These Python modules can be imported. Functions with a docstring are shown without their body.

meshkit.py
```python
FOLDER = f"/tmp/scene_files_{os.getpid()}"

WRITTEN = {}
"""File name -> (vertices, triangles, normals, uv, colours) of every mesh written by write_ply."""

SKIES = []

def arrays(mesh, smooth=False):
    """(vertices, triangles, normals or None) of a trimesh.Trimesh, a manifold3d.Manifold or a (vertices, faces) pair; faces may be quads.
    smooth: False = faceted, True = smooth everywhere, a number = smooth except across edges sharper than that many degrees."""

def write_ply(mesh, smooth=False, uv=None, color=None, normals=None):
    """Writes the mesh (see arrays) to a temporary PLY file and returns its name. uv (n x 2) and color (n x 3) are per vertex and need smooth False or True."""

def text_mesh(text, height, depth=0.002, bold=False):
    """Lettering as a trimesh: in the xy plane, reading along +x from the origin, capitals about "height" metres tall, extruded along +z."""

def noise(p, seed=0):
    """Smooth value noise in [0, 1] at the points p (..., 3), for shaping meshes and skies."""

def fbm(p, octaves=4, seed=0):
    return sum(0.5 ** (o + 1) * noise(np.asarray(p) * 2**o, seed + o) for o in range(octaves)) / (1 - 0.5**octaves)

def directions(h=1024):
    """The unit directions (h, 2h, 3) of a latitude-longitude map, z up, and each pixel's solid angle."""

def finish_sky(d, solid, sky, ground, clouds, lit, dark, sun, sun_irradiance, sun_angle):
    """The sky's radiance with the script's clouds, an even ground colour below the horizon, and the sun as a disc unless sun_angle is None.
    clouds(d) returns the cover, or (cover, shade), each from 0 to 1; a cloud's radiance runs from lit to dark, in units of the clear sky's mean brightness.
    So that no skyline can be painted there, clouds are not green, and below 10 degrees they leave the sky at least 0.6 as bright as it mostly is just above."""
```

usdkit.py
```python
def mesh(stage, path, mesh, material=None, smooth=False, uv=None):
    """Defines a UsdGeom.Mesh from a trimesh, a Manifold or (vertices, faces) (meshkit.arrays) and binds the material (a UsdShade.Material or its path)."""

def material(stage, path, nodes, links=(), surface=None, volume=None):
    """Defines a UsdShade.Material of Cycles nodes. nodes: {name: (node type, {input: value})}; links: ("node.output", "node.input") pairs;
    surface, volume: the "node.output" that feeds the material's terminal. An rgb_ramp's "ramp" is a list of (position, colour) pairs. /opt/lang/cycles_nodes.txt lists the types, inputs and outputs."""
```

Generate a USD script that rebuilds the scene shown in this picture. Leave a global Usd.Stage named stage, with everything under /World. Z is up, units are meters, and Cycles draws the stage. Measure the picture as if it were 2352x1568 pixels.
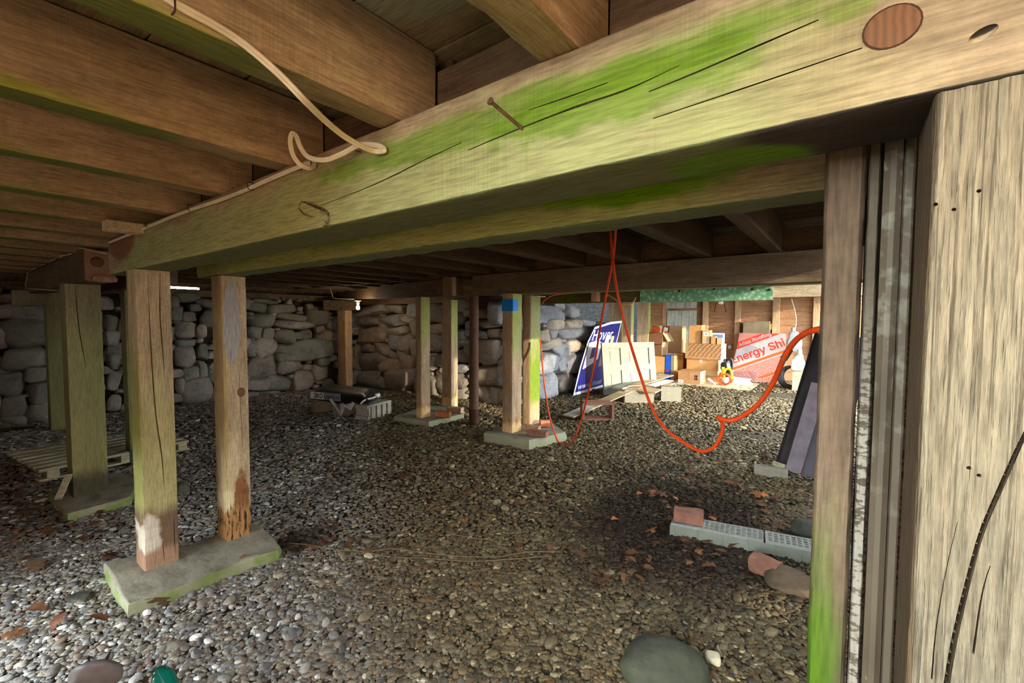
import math, random
import numpy as np, trimesh
import manifold3d as m3
from shapely.geometry import Polygon, box as sbox
import meshkit, usdkit
from pxr import Usd, UsdGeom, UsdLux, UsdShade, Gf, Sdf, Vt

# ---------------------------------------------------------------- camera, sky, sun, exposure
stage = Usd.Stage.CreateInMemory()
UsdGeom.SetStageUpAxis(stage, 'Z'); UsdGeom.SetStageMetersPerUnit(stage, 1.0)
UsdGeom.Xform.Define(stage, '/World')
FPX, PITCH, ROLL, YAW, EYE = 1029.8, .0481, -.0047, .9224, 1.5
EXPOSURE = 2.78
SKY, SKY_COL = 1.0, (0.84, 0.93, 1.0)
SUN, SUN_COL, SUN_DIR = .24, (1.0, 0.86, 0.66), (.93, -.30, .20)
BULB = 30.0

def _cam_axes():
    cp, sp = math.cos(PITCH), math.sin(PITCH)
    f0, r0, d0 = np.array([0, cp, -sp]), np.array([1., 0, 0]), np.array([0, -sp, -cp])
    c, s = math.cos(ROLL), math.sin(ROLL)
    M = np.array([[math.sin(YAW), -math.cos(YAW), 0], [math.cos(YAW), math.sin(YAW), 0], [0, 0, 1]])
    return M @ (c * r0 + s * d0), M @ (-s * r0 + c * d0), M @ f0
RT, DN, FW = _cam_axes()
CAM = np.array([0, 0, EYE])
cam = UsdGeom.Camera.Define(stage, '/World/camera')
m = np.eye(4); m[0, :3], m[1, :3], m[2, :3], m[3, :3] = RT, -DN, -FW, CAM
cam.AddTransformOp().Set(Gf.Matrix4d(m.tolist()))
cam.CreateFocalLengthAttr(36 * FPX / 2352); cam.CreateHorizontalApertureAttr(36.0); cam.CreateVerticalApertureAttr(24.0)
cam.CreateClippingRangeAttr(Gf.Vec2f(.02, 300)); cam.CreateExposureAttr(EXPOSURE)
dome = UsdLux.DomeLight.Define(stage, '/World/sky')
dome.CreateIntensityAttr(SKY); dome.CreateColorAttr(Gf.Vec3f(*SKY_COL))
sun = UsdLux.DistantLight.Define(stage, '/World/sun')
sun.CreateNormalizeAttr(True); sun.CreateIntensityAttr(SUN); sun.CreateColorAttr(Gf.Vec3f(*SUN_COL)); sun.CreateAngleAttr(.6)
zz = np.array(SUN_DIR) / np.linalg.norm(SUN_DIR); xx = np.cross([0, 0, 1], zz); xx /= np.linalg.norm(xx)
m = np.eye(4); m[0, :3], m[1, :3], m[2, :3] = xx, np.cross(zz, xx), zz
sun.AddTransformOp().Set(Gf.Matrix4d(m.tolist()))

# ---------------------------------------------------------------- where things stand (a line of sight met with a real plane)
def ray(px, py): return RT * (px - 1176) / FPX + DN * (py - 784) / FPX + FW
def on(ax, val, px, py):
    d = ray(px, py); return CAM + d * (val - CAM[ax]) / d[ax]
def atX(v, px, py): return on(0, v, px, py)
def atY(v, px, py): return on(1, v, px, py)
def atZ(v, px, py): return on(2, v, px, py)
def atD(d, px, py): return CAM + ray(px, py) * d
def sstep(a, b, x):
    t = np.clip((x - a) / (b - a), 0, 1); return t * t * (3 - 2 * t)
def gz(x, y):
    x, y = np.asarray(x, float), np.asarray(y, float)
    return .24 * np.maximum(sstep(1.3, 3.6, y), sstep(5.0, 7.2, -x))
def G(px, py, dz=0):
    d = ray(px, py); prev = .3
    for t in np.linspace(.5, 40, 900):
        q = CAM + t * d
        if q[2] <= gz(q[0], q[1]) + dz: break
        prev = t
    a, b = prev, t
    for _ in range(30):
        c = (a + b) / 2; q = CAM + c * d
        if q[2] <= gz(q[0], q[1]) + dz: b = c
        else: a = c
    return CAM + b * d
def seen(p, margin=0):
    q = np.asarray(p, float) - CAM; w = q @ FW
    u, v = q @ RT / np.where(w > .05, w, 1) * FPX + 1176, q @ DN / np.where(w > .05, w, 1) * FPX + 784
    return (w > .05) & (u > -margin) & (u < 2352 + margin) & (v > -margin) & (v < 1568 + margin), w

# ---------------------------------------------------------------- prims
_used = {}
def numbered(parent, name):
    k = (parent, name); n = _used.get(k, 0); _used[k] = n + 1
    return f'{parent}/{name}' if n == 0 else f'{parent}/{name}_{n:03d}'
class Ref:
    def __init__(s, prim, loc): s.prim, s.loc, s.path = prim, np.asarray(loc, float), str(prim.GetPath())
def mark(prim, label=None, cat=None, group=None, kind=None):
    for k, v in (('label', label), ('category', cat), ('group', group), ('kind', kind)):
        if v: prim.SetCustomDataByKey(k, v)
def thing(name, label, cat, loc=(0, 0, 0), group=None):
    x = UsdGeom.Xform.Define(stage, numbered('/World', name)); x.AddTranslateOp().Set(Gf.Vec3d(*map(float, loc)))
    mark(x.GetPrim(), label, cat, group)
    return Ref(x.GetPrim(), loc)
def struct(name, loc=(0, 0, 0)):
    x = UsdGeom.Xform.Define(stage, numbered('/World', name)); x.AddTranslateOp().Set(Gf.Vec3d(*map(float, loc)))
    mark(x.GetPrim(), kind='structure')
    return Ref(x.GetPrim(), loc)
def tri(mesh):
    if hasattr(mesh, 'to_mesh'):
        q = mesh.to_mesh(); return trimesh.Trimesh(q.vert_properties[:, :3], q.tri_verts, process=False)
    if isinstance(mesh, (list,)): return trimesh.util.concatenate([tri(x) for x in mesh])
    if isinstance(mesh, tuple):
        v, f, _ = meshkit.arrays(mesh); return trimesh.Trimesh(v, f, process=False)
    return mesh
def obj(name, mesh, mat, parent=None, label=None, cat=None, group=None, kind=None, smooth=35):
    q = tri(mesh).copy()
    if parent is not None: q.vertices = q.vertices - parent.loc
    p = usdkit.mesh(stage, numbered(parent.path if parent else '/World', name), q, mat, smooth=smooth).GetPrim()
    mark(p, label, cat, group, kind)
    return Ref(p, parent.loc if parent else (0, 0, 0))
def copy(src, loc, rot=(0, 0, 0), label=None, group=None, scale=1):
    was = src.prim.GetCustomData(); name = src.prim.GetName()
    x = UsdGeom.Xform.Define(stage, numbered('/World', name.rstrip('0123456789').rstrip('_') if name[-1].isdigit() else name))
    p = x.GetPrim(); p.GetReferences().AddInternalReference(src.path)
    x.ClearXformOpOrder()
    x.AddTranslateOp(opSuffix='c').Set(Gf.Vec3d(*map(float, loc))); x.AddRotateXYZOp(opSuffix='c').Set(Gf.Vec3f(*map(float, rot)))
    if scale != 1: x.AddScaleOp(opSuffix='c').Set(Gf.Vec3f(scale, scale, scale))
    p.SetInstanceable(True); mark(p, label or was.get('label'), was.get('category'), group or was.get('group'))
    return p

# ---------------------------------------------------------------- shapes
def prism_rings(sec, rings, caps=True):
    """sec: (n,2) ccw; rings: list of (n,3) point arrays -> closed mesh"""
    n = len(sec); k = len(rings); v = np.vstack(rings); f = []
    for i in range(k - 1):
        for j in range(n):
            a, b = i * n + j, i * n + (j + 1) % n
            f += [(a, b, b + n), (a, b + n, a + n)]
    if caps:
        c0, c1 = v[:n].mean(0), v[-n:].mean(0); v = np.vstack([v, c0, c1]); q = len(v)
        for j in range(n):
            f.append((q - 2, (j + 1) % n, j)); f.append((q - 1, (k - 1) * n + j, (k - 1) * n + (j + 1) % n))
    return trimesh.Trimesh(v, np.array(f), process=False)
PERM = {'x': (0, 1, 2), 'y': (1, 2, 0), 'z': (2, 0, 1)}
def timber(x0, x1, y0, y1, z0, z1, axis='x', seg=24, n=4, bev=.006, rough=.0018, freq=9, seed=0, wane=0, taper=0):
    lo, hi = np.array([x0, y0, z0], float), np.array([x1, y1, z1], float); pa, pb, pc = PERM[axis]
    a0, a1, b0, b1, c0, c1 = lo[pa], hi[pa], lo[pb], hi[pb], lo[pc], hi[pc]
    pts = []
    cor = [(b0, c0), (b1, c0), (b1, c1), (b0, c1)]; dirs = [(1, 0), (0, 1), (-1, 0), (0, -1)]
    for i in range(4):
        p, q, d = np.array(cor[i]), np.array(cor[(i + 1) % 4]), np.array(dirs[i], float)
        s, e = p + d * bev, q - d * bev
        for t in np.linspace(0, 1, n + 1): pts.append(s + (e - s) * t)
    sec = np.array(pts); cen = np.array([(b0 + b1) / 2, (c0 + c1) / 2]); half = np.array([(b1 - b0) / 2, (c1 - c0) / 2])
    nr = (sec - cen) / half; nn = np.where(np.abs(nr) > .999 - 0 * nr, np.sign(nr), 0); nn = np.where((np.abs(nn).sum(1) == 0)[:, None], np.sign(nr), nn)
    rings = []
    edge = (np.abs(nr).min(1) > .85)
    for a in np.linspace(a0, a1, seg + 1):
        P = np.zeros((len(sec), 3)); P[:, pa] = a; P[:, pb] = sec[:, 0]; P[:, pc] = sec[:, 1]
        if rough:
            st = P * freq; st[:, pa] *= .35
            d = (meshkit.fbm(st + seed * 7.3, 3, seed) - .5) * 2 * rough - edge * meshkit.noise(P * 22 + seed, seed + 5) ** 2 * rough * (1.5 + wane)
            P[:, pb] += nn[:, 0] * d; P[:, pc] += nn[:, 1] * d
        rings.append(P)
    return prism_rings(sec, rings)
def bx(x0, x1, y0, y1, z0, z1, bev=.003, axis='x'):
    return timber(min(x0, x1), max(x0, x1), min(y0, y1), max(y0, y1), min(z0, z1), max(z0, z1), axis, 1, 1, min(bev, .45 * min(abs(x1 - x0), abs(y1 - y0), abs(z1 - z0))), 0)
def frame(mesh, o, ex, ey, ez):
    q = tri(mesh).copy(); v = q.vertices; q.vertices = np.asarray(o) + v[:, :1] * np.asarray(ex) + v[:, 1:2] * np.asarray(ey) + v[:, 2:3] * np.asarray(ez)
    if np.dot(np.cross(ex, ey), ez) < 0: q.faces = q.faces[:, ::-1]
    return q
def turn(mesh, c, deg, ax=(0, 0, 1)):
    q = tri(mesh).copy(); q.apply_transform(trimesh.transformations.rotation_matrix(math.radians(deg), ax, c)); return q
def spline(p, k=8):
    p = np.asarray(p, float); q = np.vstack([2 * p[0] - p[1], p, 2 * p[-1] - p[-2]]); out = []
    for i in range(1, len(q) - 2):
        for t in np.arange(k) / k:
            out.append(.5 * (2 * q[i] + (q[i + 1] - q[i - 1]) * t + (2 * q[i - 1] - 5 * q[i] + 4 * q[i + 1] - q[i + 2]) * t * t + (3 * q[i] - q[i - 1] - 3 * q[i + 1] + q[i + 2]) * t ** 3))
    return np.array(out + [p[-1]])
def tube(points, r, sides=8, k=8, flat=None):
    p = spline(points, k) if k > 1 else np.asarray(points, float)
    t = np.gradient(p, axis=0); t /= np.linalg.norm(t, axis=1, keepdims=True) + 1e-12
    u = np.cross(t[0], [0, 0, 1.]); u = u if np.linalg.norm(u) > 1e-3 else np.array([1., 0, 0]); u /= np.linalg.norm(u)
    rr = np.broadcast_to(r, (len(p),)); rings = []; ang = np.arange(sides) * 2 * math.pi / sides
    for i in range(len(p)):
        u = u - t[i] * (u @ t[i]); u /= np.linalg.norm(u); w = np.cross(t[i], u)
        rings.append(p[i] + rr[i] * (np.cos(ang)[:, None] * u + np.sin(ang)[:, None] * w))
    return prism_rings(np.zeros((sides, 2)), rings)
def lathe(prof, o=(0, 0, 0), sides=24):
    prof = np.asarray(prof, float); ang = np.arange(sides) * 2 * math.pi / sides; cs = np.stack([np.cos(ang), np.sin(ang)], 1)
    return prism_rings(cs, [np.column_stack([cs * max(r, 1e-4), np.full(sides, z)]) + np.asarray(o) for r, z in prof])
def extr(poly, h): return trimesh.creation.extrude_polygon(poly, h, engine='earcut')
_ico = {k: trimesh.creation.icosphere(k) for k in (1, 2, 3)}
def boulder(size, e=.7, seed=0, sub=2, bump=.16, freq=1.6):
    v = _ico[sub].vertices; p = np.sign(v) * np.abs(v) ** e
    d = 1 + bump * (meshkit.fbm(v * freq + seed * 3.1, 3, seed) - .5) * 2
    rng = np.random.default_rng(seed); 
    for _ in range(5):                                      # flat faces broken off
        nrm = rng.normal(size=3); nrm /= np.linalg.norm(nrm); k = p @ nrm; lim = rng.uniform(.72, 1.0)
        p = p - np.where(k > lim, k - lim, 0)[:, None] * nrm * .85
    return trimesh.Trimesh(p * d[:, None] * np.asarray(size), _ico[sub].faces, process=False)
def slab(pts, h, rough=.012, seed=0, step=.05):
    """an irregular flat stone: outline pts (world xy) with chipped edges, top at z=h"""
    pts = np.asarray(pts, float); c = pts.mean(0); out = []
    for i in range(len(pts)):
        a, b = pts[i], pts[(i + 1) % len(pts)]; k = max(2, int(np.linalg.norm(b - a) / step))
        out += [a + (b - a) * t for t in np.arange(k) / k]
    o = np.array(out); d = (o - c) / np.linalg.norm(o - c, axis=1, keepdims=True)
    if np.cross(o[0] - c, o[1] - c) < 0: o, d = o[::-1], d[::-1]
    rings = []
    for z, inset in ((-.05, .0), (h * .35, -.004), (h * .8, .0), (h * .97, .006), (h, .016)):
        q = o + d * ((meshkit.noise(np.column_stack([o * 9, np.full(len(o), z * 30)]), seed) - .5)[:, None] * 2 * rough - inset)
        rings.append(np.column_stack([q, np.full(len(q), z) + (z > h * .9) * (meshkit.noise(np.column_stack([q * 7, q[:, :1] * 0]), seed + 1) - .5) * .006]))
    return o, prism_rings(o, rings)
def wedge(path, nrm, w, d):
    """a solid sliver to cut out of timber: a crack along path (3D points on the face), face normal nrm"""
    nrm = np.asarray(nrm, float); parts = []
    for i in range(len(path) - 1):
        a, b = np.asarray(path[i]), np.asarray(path[i + 1]); t = (b - a) / np.linalg.norm(b - a); s = np.cross(nrm, t); P = []
        for q, ww in ((a, w[i]), (b, w[i + 1])):
            P += [q + s * ww / 2 + nrm * .01, q - s * ww / 2 + nrm * .01, q + s * ww / 2, q - s * ww / 2, q - nrm * d * min(1, ww / max(w) + .3)]
        parts.append(m3.Manifold.hull_points(np.array(P).tolist()))
    return parts
def carve(mesh, cutters):
    q = tri(mesh); M = m3.Manifold(m3.Mesh(np.asarray(q.vertices, np.float32), np.asarray(q.faces, np.uint32)))
    if M.is_empty(): return mesh
    return M - m3.Manifold.batch_boolean(cutters, m3.OpType.Add)
def words(text, h, o, ex, ey, depth=.002, bold=True, width=None):
    q = meshkit.text_mesh(text, h, depth, bold); ex, ey = np.asarray(ex, float), np.asarray(ey, float)
    if width: q.vertices[:, 0] *= width / q.bounds[1, 0]
    return frame(q, o, ex, ey, np.cross(ex, ey))

# ---------------------------------------------------------------- materials
class Mat:
    def __init__(s, name): s.p, s.n, s.l, s.k = '/World/Looks/' + name, {}, [], 0
    def node(s, kind, ins=None, **inp):
        s.k += 1; nm = f'n{s.k}'; s.n[nm] = (kind, {k: v for k, v in inp.items()})
        for k, v in (ins or {}).items(): s.l.append((v, f'{nm}.{k}'))
        return nm
    def pos(s):
        if not hasattr(s, '_g'): s._g = s.node('geometry')
        return s._g + '.position'
    def nrm(s): s.pos(); return s._g + '.normal'
    def objpos(s):
        if not hasattr(s, '_o'): s._o = s.node('texture_coordinate')
        return s._o + '.object'
    def noise(s, scale, src=None, detail=4, rough=.55, dist=0.):
        sc = (scale,) * 3 if np.ndim(scale) == 0 else scale
        mp = s.node('mapping', {'vector': src or s.pos()}, scale=sc)
        return s.node('noise_texture', {'vector': mp + '.vector'}, scale=1., detail=float(detail), roughness=rough, distortion=dist) + '.fac'
    def ramp(s, fac, stops, interp=True): return s.node('rgb_ramp', {'fac': fac}, ramp=[(p, c) for p, c in stops], interpolate=interp) + '.color'
    def mix(s, a, b, fac, mode='mix'):
        ins, kw = {}, {}
        for k, v in (('color1', a), ('color2', b), ('fac', fac)):
            (ins if isinstance(v, str) else kw)[k] = v
        return s.node('mix', ins, mix_type=mode, **kw) + '.color'
    def math(s, op, a, b=0., c=None):
        ins, kw = {}, {}
        for k, v in (('value1', a), ('value2', b), ('value3', c)):
            if v is not None: (ins if isinstance(v, str) else kw)[k] = v
        return s.node('math', ins, math_type=op, **kw) + '.value'
    def dot(s, src, vec): return s.node('vector_math', {'vector1': src}, math_type='dot_product', vector2=vec) + '.value'
    def rng(s, v, a, b, lo=0., hi=1.): return s.node('map_range', {'value': v}, range_type='smoothstep', from_min=a, from_max=b, to_min=lo, to_max=hi, clamp=True) + '.result'
    def lin(s, vec, c, a, b, ns=None, amp=0., nvec=None):
        v = s.math('add', s.dot(s.pos(), vec), float(c))
        if nvec: v = s.math('add', v, s.dot(s.nrm(), nvec))
        if amp: v = s.math('add', v, s.math('multiply', s.math('subtract', s.noise(ns, detail=5), .5), amp * 2.))
        return s.rng(v, a, b)
    def blob(s, c, r, ns=14., amp=.35, a=-.1, b=.25):
        d = s.node('vector_math', {'vector1': s.pos()}, math_type='subtract', vector2=tuple(c))
        d = s.node('vector_math', {'vector1': d + '.vector'}, math_type='divide', vector2=tuple(r))
        l = s.node('vector_math', {'vector1': d + '.vector'}, math_type='length') + '.value'
        v = s.math('subtract', 1., l); v = s.math('add', v, s.math('multiply', s.math('subtract', s.noise(ns), .5), amp * 2.))
        return s.rng(v, a, b)
    def nface(s, vec, a=.3, b=.7): return s.rng(s.dot(s.nrm(), vec), a, b)
    def mul(s, *f):
        r = f[0]
        for x in f[1:]: r = s.math('multiply', r, x)
        return r
    def done(s, col, rough=.8, bumps=(), spec=.3, metal=0., transmission=0., coat=0.):
        ins, kw = {}, dict(metallic=float(metal), specular_ior_level=float(spec), transmission_weight=float(transmission), coat_weight=float(coat))
        (ins if isinstance(col, str) else kw)['base_color'] = col
        (ins if isinstance(rough, str) else kw)['roughness'] = rough
        last = None
        for h, st, ds in bumps:
            last = s.node('bump', {'height': h, **({'normal': last} if last else {})}, strength=st, distance=ds) + '.normal'
        if last: ins['normal'] = last
        b = s.node('principled_bsdf', ins, **kw)
        return usdkit.material(stage, s.p, s.n, s.l, surface=b + '.BSDF')
def C(r, g, b):
    f = lambda x: (x / 255 / 12.92) if x <= 10 else ((x / 255 + .055) / 1.055) ** 2.4
    return (f(r), f(g), f(b))
def plain(name, col, rough=.7, bump=None, spec=.3, metal=0., var=.15, ns=30, coat=0.):
    M = Mat(name); n = M.noise(ns, M.objpos(), detail=4)
    c = M.mix(col, M.ramp(n, [(.3, (1 - var,) * 3), (.7, (1 + var,) * 3)]), 1., 'multiply')
    return M.done(c, rough, [(M.noise(bump[0], M.objpos()), bump[1], .004)] if bump else (), spec, metal, coat=coat)
def wood(name, axis, cols, layers=None, rough=.82, bump=.5, cross=16., along=2.0, fibre=.35, saw=0., dirt=.35, ridge=0.):
    def pale_(c):
        l = .3 * c[0] + .55 * c[1] + .15 * c[2]; return tuple(min(.9, k * (.74 * x + .26 * l)) for x, k in zip(c, (1.10, 1.12, .94)))
    cols = [pale_(c) for c in cols]; cols = [tuple(.68 * a + .32 * b for a, b in zip(c, cols[1])) for c in cols]
    M = Mat(name); i = 'xyz'.index(axis); s1 = [cross] * 3; s1[i] = along; s2 = [170.] * 3; s2[i] = 13.; s3 = [5.] * 3; s3[i] = 1.6
    gr = M.noise(tuple(s1), detail=6, rough=.6, dist=.8); fb = M.noise(tuple(s2), detail=3, rough=.6); bl = M.noise(tuple(s3), detail=5, rough=.6)
    col = M.ramp(gr, [(.25, cols[0]), (.48, cols[1]), (.72, cols[2])])
    col = M.mix(col, M.ramp(bl, [(.25, (1 - dirt, 1 - dirt, 1 - dirt)), (.6, (1.06, 1.06, 1.06))]), 1., 'multiply')
    mot = M.noise(48., detail=5, rough=.7); col = M.mix(col, M.ramp(mot, [(.3, (.84, .83, .81)), (.65, (1.1, 1.1, 1.1))]), 1., 'multiply')
    for f in (layers(M) if layers else []):
        col = M.mix(col, f[1], f[0]) if len(f) == 2 else M.mix(col, f[1], f[0], f[2])
    col = M.mix(col, M.ramp(fb, [(.3, (1 - fibre,) * 3), (.62, (1.08,) * 3)]), 1., 'multiply')
    if saw:
        sk_ = [4.] * 3; sk_[i] = 300.; col = M.mix(col, M.mix(col, M.ramp(M.noise(tuple(sk_), detail=2), [(.35, (.88,) * 3), (.6, (1.04,) * 3)]), 1., 'multiply'), M.rng(M.noise(2.6), .45, .65))
    bumps = [(gr, bump * .6, .006), (fb, bump, .003)]
    if saw:
        sx = [6.] * 3; sx[i] = 260.; bumps.append((M.noise(tuple(sx), detail=2), saw, .002))
    return M.done(col, rough, bumps, .2)
TAN = [C(124, 98, 70), C(168, 136, 100), C(190, 164, 128)]
BRN = [C(86, 66, 50), C(128, 100, 76), C(152, 124, 98)]
GRY = [C(96, 86, 70), C(158, 146, 122), C(196, 186, 164)]
PALE, VIVID, DEEP = C(164, 166, 108), C(104, 140, 14), C(58, 84, 30)
random.seed(7)

# ---- timber materials
def L_beam(M):
    up = M.lin((0, 0, -1), 1.955, -.035, .05, (5, 5, 9), .075)                 # algae below a ragged line
    end = M.lin((.42, 0, -1), 3.30, -.04, .05, (9, 9, 9), .05)                 # bare reddish corner at the far left end
    keep = M.lin((-1, 0, 0), .02, -.08, .22, (4, 4, 4), .12)                  # bare at the right, over the post
    front = M.nface((0, -1, 0))
    f1 = M.mul(up, keep, front, end)
    blot = M.mul(M.blob((-.62, .733, 1.915), (.75, .5, .045), (9, 9, 14), .75, .0, .4), front)
    blot2 = M.mul(M.blob((-.36, .733, 1.885), (.3, .5, .06), (11, 11, 16), .7, .0, .4), front)
    low = M.nface((0, 0, -1)); lowr = M.mul(low, M.lin((1, 0, 0), .16, -.05, .06, (9, 9, 9), .05))
    lowg = M.mul(low, M.blob((-.17, .86, 1.77), (.12, .09, .2), 12, .4))
    red = M.mul(M.blob((-3.45, .733, 1.96), (.3, .5, .13), 7, .2), front)
    return [(M.mul(f1, M.rng(M.noise((14, 14, 22), detail=5), .2, .45, .55, .95)), PALE), (red, C(138, 92, 66)), (M.mul(blot, .68), VIVID), (M.mul(blot2, .68), VIVID),
            (M.mul(low, .85), C(84, 98, 58)), (lowr, C(58, 50, 42)), (lowg, C(88, 122, 18))]
W_beam = wood('timber_mossy_beam', 'x', TAN, L_beam, saw=.35, bump=.6)
def L_beam2(M):
    f = M.mul(M.nface((0, -1, 0)), M.lin((-1, 0, 0), -.2, -.1, .2, 5, .1))
    low = M.nface((0, 0, -1))
    return [(M.mul(f, M.lin((0, 0, -1), 1.90, -.02, .06, (3, 6, 14), .05), .9), C(160, 164, 96)), (M.mul(f, M.lin((0, 0, 1), -1.835, -.02, .03, (2, 6, 12), .05), .85), C(96, 132, 20)),
            (M.mul(f, M.blob((-.45, 1.14, 1.86), (.35, .5, .06), 9, .4)), C(104, 142, 12)), (M.mul(low, .9), C(96, 108, 72))]
W_beam2 = wood('timber_mossy_second', 'x', TAN, L_beam2, bump=.7)
W_dark = wood('timber_dark_beam', 'x', BRN, dirt=.5)
W_far = wood('timber_far_beam', 'x', [C(80, 60, 44), C(116, 88, 64), C(132, 104, 78)], saw=.1)
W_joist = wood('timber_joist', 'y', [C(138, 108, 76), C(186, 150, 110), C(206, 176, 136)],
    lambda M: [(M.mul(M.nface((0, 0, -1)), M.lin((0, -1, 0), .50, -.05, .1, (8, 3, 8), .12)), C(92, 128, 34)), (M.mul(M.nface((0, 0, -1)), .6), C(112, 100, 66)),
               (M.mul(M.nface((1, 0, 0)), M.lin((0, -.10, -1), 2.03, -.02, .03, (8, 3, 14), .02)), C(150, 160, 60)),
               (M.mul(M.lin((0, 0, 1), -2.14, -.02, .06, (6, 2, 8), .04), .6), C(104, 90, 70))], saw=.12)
W_joist_shaded = wood('timber_joist_far', 'y', [C(60, 44, 32), C(92, 68, 48), C(108, 82, 60)], dirt=.4)  # far joists: shade of the deep bay put into a darker wood colour
W_plank_shaded = wood('ceiling_plank_old', 'x', [C(52, 40, 30), C(76, 58, 44), C(92, 72, 54)], dirt=.4)  # far planks: same boards, with the shade of the bay in their colour
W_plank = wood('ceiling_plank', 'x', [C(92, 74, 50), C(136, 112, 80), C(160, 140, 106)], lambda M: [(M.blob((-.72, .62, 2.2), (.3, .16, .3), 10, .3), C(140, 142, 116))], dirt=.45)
W_block = wood('blocking', 'x', [C(66, 44, 28), C(112, 78, 50), C(130, 94, 62)], dirt=.4)
def L_post1(M):
    gl = M.lin((0, -1, 0), .70, -.03, .08, (12, 12, 3), .05)
    return [(M.mul(M.lin((0, 0, -1), 1.2, -.2, .3, (14, 14, 2.4), .35), .6), C(172, 168, 104)), (M.mul(M.nface((0, -1, 0)), M.lin((0, 0, -1), 1.45, 0, .3, (20, 20, 4), .2), .65), C(152, 158, 84)),
            (M.lin((0, 0, -1), .40, -.05, .06, (20, 20, 9), .05), C(116, 92, 70)), (M.blob((-3.153, .752, .25), (.2, .055, .13), 11, .6), C(210, 198, 176)), (M.lin((0, 0, -1), .17, -.02, .03, (20, 20, 9), .03), C(160, 126, 100))]
W_post1 = wood('post_pale_green', 'z', [C(146, 120, 92), C(190, 162, 128), C(206, 182, 150)], L_post1, cross=20, saw=.2)
def L_post2(M):
    cor = M.lin((0, -1, 0), 1.175, -.02, .06, (20, 20, 3), .03)
    return [(M.mul(M.nface((1, 0, 0)), cor, M.lin((0, 0, -1), 1.75, 0, .1), .8), C(172, 154, 56)), (M.blob((-3.166, 1.205, 1.47), (.3, .05, .27), 14, .14, -.02, .06), C(172, 168, 162)),
            (M.blob((-3.166, 1.165, .29), (.3, .04, .11), 16, .25), C(226, 206, 160)), (M.blob((-3.166, 1.24, .30), (.3, .05, .22), 18, .35), C(140, 96, 58)),
            (M.lin((0, 0, -1), .26, -.04, .04, (24, 24, 8), .06), C(168, 124, 76)), (M.mul(M.lin((0, 0, -1), .28, -.04, .04, (50, 50, 9), .06), M.rng(M.noise((60, 60, 14)), .5, .62)), C(60, 44, 34))]
W_post2 = wood('post_patched', 'z', [C(150, 122, 94), C(194, 164, 130), C(212, 186, 154)], L_post2, cross=20)
W_postL = wood('post_olive', 'z', [C(104, 86, 58), C(142, 122, 86), C(158, 138, 102)], lambda M: [(M.mul(M.lin((0, 0, -1), 1.5, -.3, .4, (9, 9, 2), .5), .6), C(134, 136, 80)), (M.lin((0, 0, -1), .24, -.06, .06, (14, 14, 8), .06), C(78, 74, 54))], cross=20)
W_postF = wood('post_far', 'z', [C(134, 104, 78), C(178, 142, 110), C(198, 166, 134)], lambda M: [(M.mul(M.nface((1, 0, 0)), M.lin((0, 0, 1), -1.2, -.2, .2, (9, 9, 2), .3), .8), C(150, 160, 84)), (M.lin((0, 0, -1), .46, -.05, .05, (24, 24, 6), .1), C(150, 100, 56)), (M.lin((0, 0, -1), .43, -.05, .03, (40, 40, 6), .1), C(216, 180, 126))], cross=20)
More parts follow.
